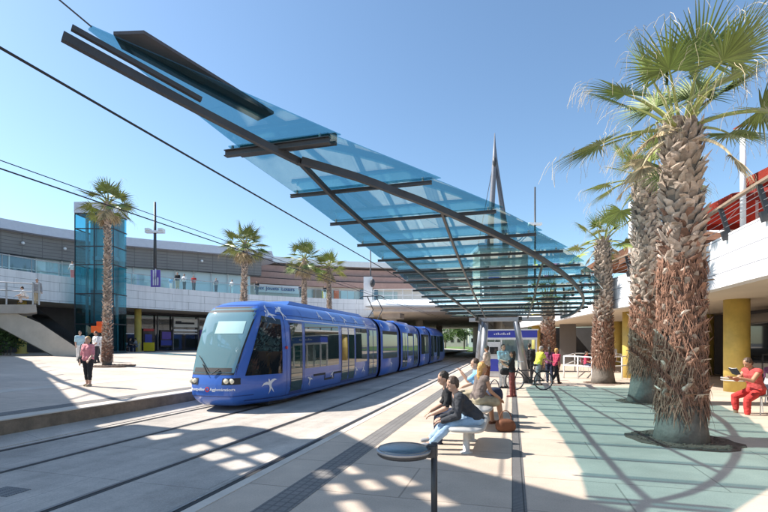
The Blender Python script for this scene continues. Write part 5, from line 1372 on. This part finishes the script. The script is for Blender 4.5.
# bicycle
bk = gpt(529, 390); BX = bk.x; BY = bk.y
bic = empty('bicycle', (BX, BY, 0), 'dark city bicycle standing across the platform by the right column', 'bicycle', rz=math.atan2(SY, CY))
def wheel(x, par):
    w = empty('wheel', (x, 0, .34)); w.parent = par
    for nm, rr, th, m in (('tyre', .335, .020, 'rubber'), ('rim', .312, .010, 'silver')):
        bm = B(); n = 32; tube(bm, [(rr*math.cos(2*math.pi*i/n), 0, rr*math.sin(2*math.pi*i/n)) for i in range(n+1)], th, 8, cap=False); mk(bm, nm, M[m], w, world=False, smooth=True)
    bm = B()
    for i in range(14):
        a = 2*math.pi*i/14; tube(bm, [(0, (.03 if i % 2 else -.03), 0), (.31*math.cos(a), 0, .31*math.sin(a))], .003, 4)
    tube(bm, [(0, -.05, 0), (0, .05, 0)], .025, 8); mk(bm, 'spokes', M['silver'], w, world=False)
wheel(-.52, bic); wheel(.52, bic)
bm = B()
for a, b in (((-.52, 0, .34), (-.38, 0, .80)), ((-.38, 0, .78), (.06, 0, .32)), ((-.36, 0, .70), (.18, 0, .72)), ((.06, 0, .32), (.20, 0, .80)), ((.06, .04, .32), (.52, .04, .34)), ((.06, -.04, .32), (.52, -.04, .34)), ((.18, .03, .70), (.52, .04, .34)), ((.18, -.03, .70), (.52, -.04, .34))): tube(bm, [a, b], .017, 8)
mk(bm, 'frame', M['c_charcoal'], bic, world=False, smooth=True)
bm = B(); tube(bm, [(-.38, 0, .80), (-.35, 0, 1.0)], .014, 8); tube(bm, [(-.28, -.27, 1.03), (-.36, -.15, 1.03), (-.38, 0, 1.0), (-.36, .15, 1.03), (-.28, .27, 1.03)], .014, 8); mk(bm, 'handlebar', M['silver'], bic, world=False)
bm = B(); icos(bm, (.21, 0, .90), 1, 2, (.13, .07, .035)); tube(bm, [(.2, 0, .78), (.21, 0, .9)], .013, 6); mk(bm, 'saddle', M['rubber'], bic, world=False, smooth=True)
bm = B(); tube(bm, [(.06, -.02, .32), (.06, .02, .32)], .09, 16); tube(bm, [(.06, .05, .32), (.14, .06, .18)], .012, 6); tube(bm, [(.06, -.05, .32), (-.02, -.06, .46)], .012, 6); box(bm, .10, .18, .05, .14, .165, .185); box(bm, -.06, .02, -.14, -.05, .45, .47); mk(bm, 'crank', M['steel'], bic, world=False)
bm = B(); box(bm, .30, .75, -.07, .07, .705, .72); tube(bm, [(.66, .06, .71), (.54, .06, .34)], .008, 5); tube(bm, [(.66, -.06, .71), (.54, -.06, .34)], .008, 5); mk(bm, 'luggage_rack', M['steel'], bic, world=False)
# reader in red on the right
p = gpt(737, 414); chp = Vector((p.x+.55, p.y+.16, 0))
hd = faceto(-1, -.06)
person((chp.x-.08, chp.y, 0), hd, 'person in a red vest and red trousers reading a book on the right', H=1.78, sit=.56, lean=16, thigh=((62, 62), (70, 74)), arms=((42, 62, 6), (40, 66, 6)), head=(-16, 0), top='c_redvest', bot='c_red', hair='hair_brown', skin='skin_tan', sleeve=0, leg=.86, vox=.009, shoes=None)
chair((chp.x, chp.y, 0), hd, 'slim metal chair under the reader in red')
fw = Vector((-math.sin(hd), math.cos(hd), 0))
bo = empty('book', tuple(Vector((chp.x-.08, chp.y, 1.0))+fw*.58), 'open dark covered book held by the reader in red', 'book', rz=hd); bo.rotation_euler = (R(38), 0, hd)
for s in (-1, 1):
    bm = B(); hexa(bm, [(0, -.08, -.02), (s*.12, -.08, .0), (s*.12, .09, .05), (0, .09, .03), (0, -.08, -.008), (s*.12, -.08, .012), (s*.12, .09, .062), (0, .09, .042)]); mk(bm, 'cover', M['c_charcoal'], bo, world=False)
    bm = B(); hexa(bm, [(0, -.075, -.007), (s*.115, -.075, .0125), (s*.115, .085, .0625), (0, .085, .043), (0, -.075, .004), (s*.115, -.075, .02), (s*.115, .085, .07), (0, .085, .054)]); mk(bm, 'pages', M['signwhite'], bo, world=False)
q = gpt(775, 404); person((q.x+.1, q.y+.2, 0), faceto(.6, .6), 'person in purple seated at the right edge behind the reader', H=1.66, sit=.5, thigh=((80, 80), (82, 80)), arms=((20, 50, 5), (20, 50, 5)), top='c_purple', bot='c_black', hair='hair_dark', vox=.016)
chair((q.x+.1, q.y+.2, 0), faceto(.6, .6), 'metal chair at the right edge, behind the reader')
# left square
p = gpt(88, 386, .27); person((p.x, p.y, plaza_z(p.x)-.0), faceto(-.15, -1), 'woman in a pink blouse and black cropped trousers standing on the left square', H=1.66, thigh=((3, 3), (-3, 4)), arms=((6, 40, 10), (4, 12, 10)), top='c_pink', bot='c_black', hair='hair_blond', fem=True, leg=.80, sleeve=.55, vox=.012, shoes='c_khaki', skin='skin')
bag((p.x-.22, p.y-.05, plaza_z(p.x)+.88), (.11, .07, .13), 'c_black', 'black shoulder bag of the woman in pink', strap=.4)
for px, Z, H, a, lab, tp, bt in ((80, 25, 1.68, .8, 'person in a pale shirt behind the woman in pink', 'c_palecyan', 'c_white'), (96, 24, 1.72, -.5, 'man in a white shirt and dark trousers left of the palm on the square', 'c_white', 'c_charcoal'), (103.5, 25.5, 1.66, .3, 'person in white half hidden by the palm on the square', 'c_white', 'c_white')):
    w = wpt(px, Z); person((w.x, w.y, plaza_z(w.x)), faceto(a, -.8), lab, H=H, thigh=((8, 4), (-8, 8)), arms=((14, 40, 6), (6, 20, 6)), top=tp, bot=bt, hair='hair_brown', vox=.02)
w = wpt(37, 29.3, y=305); person(tuple(w), faceto(.7, -.5), 'person in a dark grey jacket standing at the corner of the stair landing', H=1.72, top='c_grey', bot='c_khaki', sleeve=.98, vox=.022)
w = wpt(27, 29.3, y=305); person(tuple(w), faceto(-.7, -.5), 'person in white crouching behind the rail of the stair landing', H=1.6, sit=.5, lean=25, thigh=((95, 110), (100, 115)), arms=((30, 30, 6), (30, 40, 6)), top='c_white', bot='c_floral', vox=.022)
# terrace people, behind the glass balustrade
for px, H, a, lab, tp, bt in ((72.5, 1.5, .2, 'person in white leaning on the terrace rail left of the lift tower', 'c_white', 'c_pink'), (171, 1.2, .1, 'child in blue standing on the terrace next to the banner', 'c_lightblue', 'c_white'), (177.5, 1.78, .2, 'man in a black top and pale trousers, leftmost of three on the terrace', 'c_black', 'c_khaki'), (184.3, 1.7, -.2, 'person in a white shirt, middle of three on the terrace', 'c_white', 'c_charcoal'), (193.8, 1.66, .3, 'person in a red shirt, rightmost of three on the terrace', 'c_red', 'c_black'),
                             (216, 1.6, .3, 'person in grey further along the terrace behind the tram front', 'c_grey', 'c_navy'), (232, 1.6, -.3, 'person in pale clothes next to the palm on the terrace', 'c_white', 'c_palecyan'), (257, 1.66, .1, 'dark dressed person in front of the lettered board', 'c_black', 'c_navy'), (300.5, 1.6, .1, 'dark dressed person at the right end of the lettered board', 'c_navy', 'c_black'), (325, 1.66, .2, 'person in black and white on the terrace between the paired palms', 'c_black', 'c_white')):
    q, a_ = rayring(px, 35.8); person((q.x, q.y, 7.0), faceto(a, -1), lab, H=H, arms=((20, 50, 8), (14, 30, 8)), top=tp, bot=bt, hair='hair_dark', sleeve=.5, vox=.03)
# people at cafe tables under the gallery, left
for i, (px, a, lab, tp) in enumerate(((129.5, .9, 'dark seated person at the cafe table by the yellow column', 'c_black'), (136.5, -.9, 'person in a grey top seated by the yellow column', 'c_grey'))):
    q, a_ = rayring(px, 35.6+.1*i); person((q.x, q.y, .88), faceto(a, -.2), lab, H=1.7, sit=.5, lean=8, thigh=((82, 80), (84, 80)), arms=((30, 50, 6), (30, 50, 6)), top=tp, bot='c_navy', hair='hair_dark', vox=.03)
    chair((q.x, q.y, .88), faceto(a, -.2), 'cafe chair under the '+('dark seated person' if i == 0 else 'person in a grey top')+' on the left', grp='cafe chairs on the left')
q, a_ = rayring(133, 35.6); cafe_table((q.x, q.y, .88), 'round dark cafe table between the two seated people on the left')
q, a_ = rayring(149, 35.8); bm = B(); rbox(bm, q.x, q.y, .5, .05, .95, 1.75, rzt); nb = mk(bm, 'notice_board', M['yellowsign'], loc=(q.x, q.y, .88)); tag(nb, 'small yellow notice board outside the shops on the left', 'sign')
bm = B(); rbox(bm, q.x, q.y+.1, .55, .05, .88, .96, rzt); mk(bm, 'stand', M['steel'], nb)
#@@CAM
# ------------------------------------------------------------------ camera, sky, sun
cam = bpy.data.cameras.new('camera'); co = bpy.data.objects.new('camera', cam); COL.objects.link(co)
cam.sensor_width = 36; cam.lens = 36*FX/768; cam.shift_y = (HOR-256)/768; cam.clip_end = 4000; cam.clip_start = .05
co.location = (0, 0, CAMZ); co.rotation_euler = (R(90), 0, math.atan2(SY, CY))
S.camera = co
w = bpy.data.worlds.new('World'); S.world = w; w.use_nodes = True
nt = w.node_tree; bg = nt.nodes['Background']
sky = nt.nodes.new('ShaderNodeTexSky'); sky.sky_type = 'NISHITA'; sky.sun_disc = False
SD = Vector((1.0, .135, -1.0)).normalized()          # direction the light travels
el = math.asin(-SD.z); az = math.atan2(-SD.x, -SD.y)    # azimuth of the sun from +Y, clockwise
sky.sun_elevation = el; sky.sun_rotation = az % (2*math.pi); sky.air_density = 1.0; sky.dust_density = .6; sky.ozone_density = .7; sky.altitude = 0
tn = nt.nodes.new('ShaderNodeVectorMath'); tn.operation = 'MULTIPLY'; tn.inputs[1].default_value = (.86, .985, 1.03)
nt.links.new(sky.outputs[0], tn.inputs[0]); nt.links.new(tn.outputs[0], bg.inputs[0]); bg.inputs[1].default_value = .112
su = bpy.data.lights.new('sun', 'SUN'); su.energy = 4.7; su.angle = R(.55); su.color = (1, .955, .89)
so = bpy.data.objects.new('sun', su); COL.objects.link(so); so.rotation_euler = SD.to_track_quat('-Z', 'Y').to_euler(); so.location = (-20, -3, 30)
S.view_settings.view_transform = 'Standard'; S.view_settings.look = 'None'; S.view_settings.exposure = 0.96; S.view_settings.gamma = 1
S.view_settings.use_curve_mapping = False
S.cycles.transparent_max_bounces = 32; S.cycles.max_bounces = 8
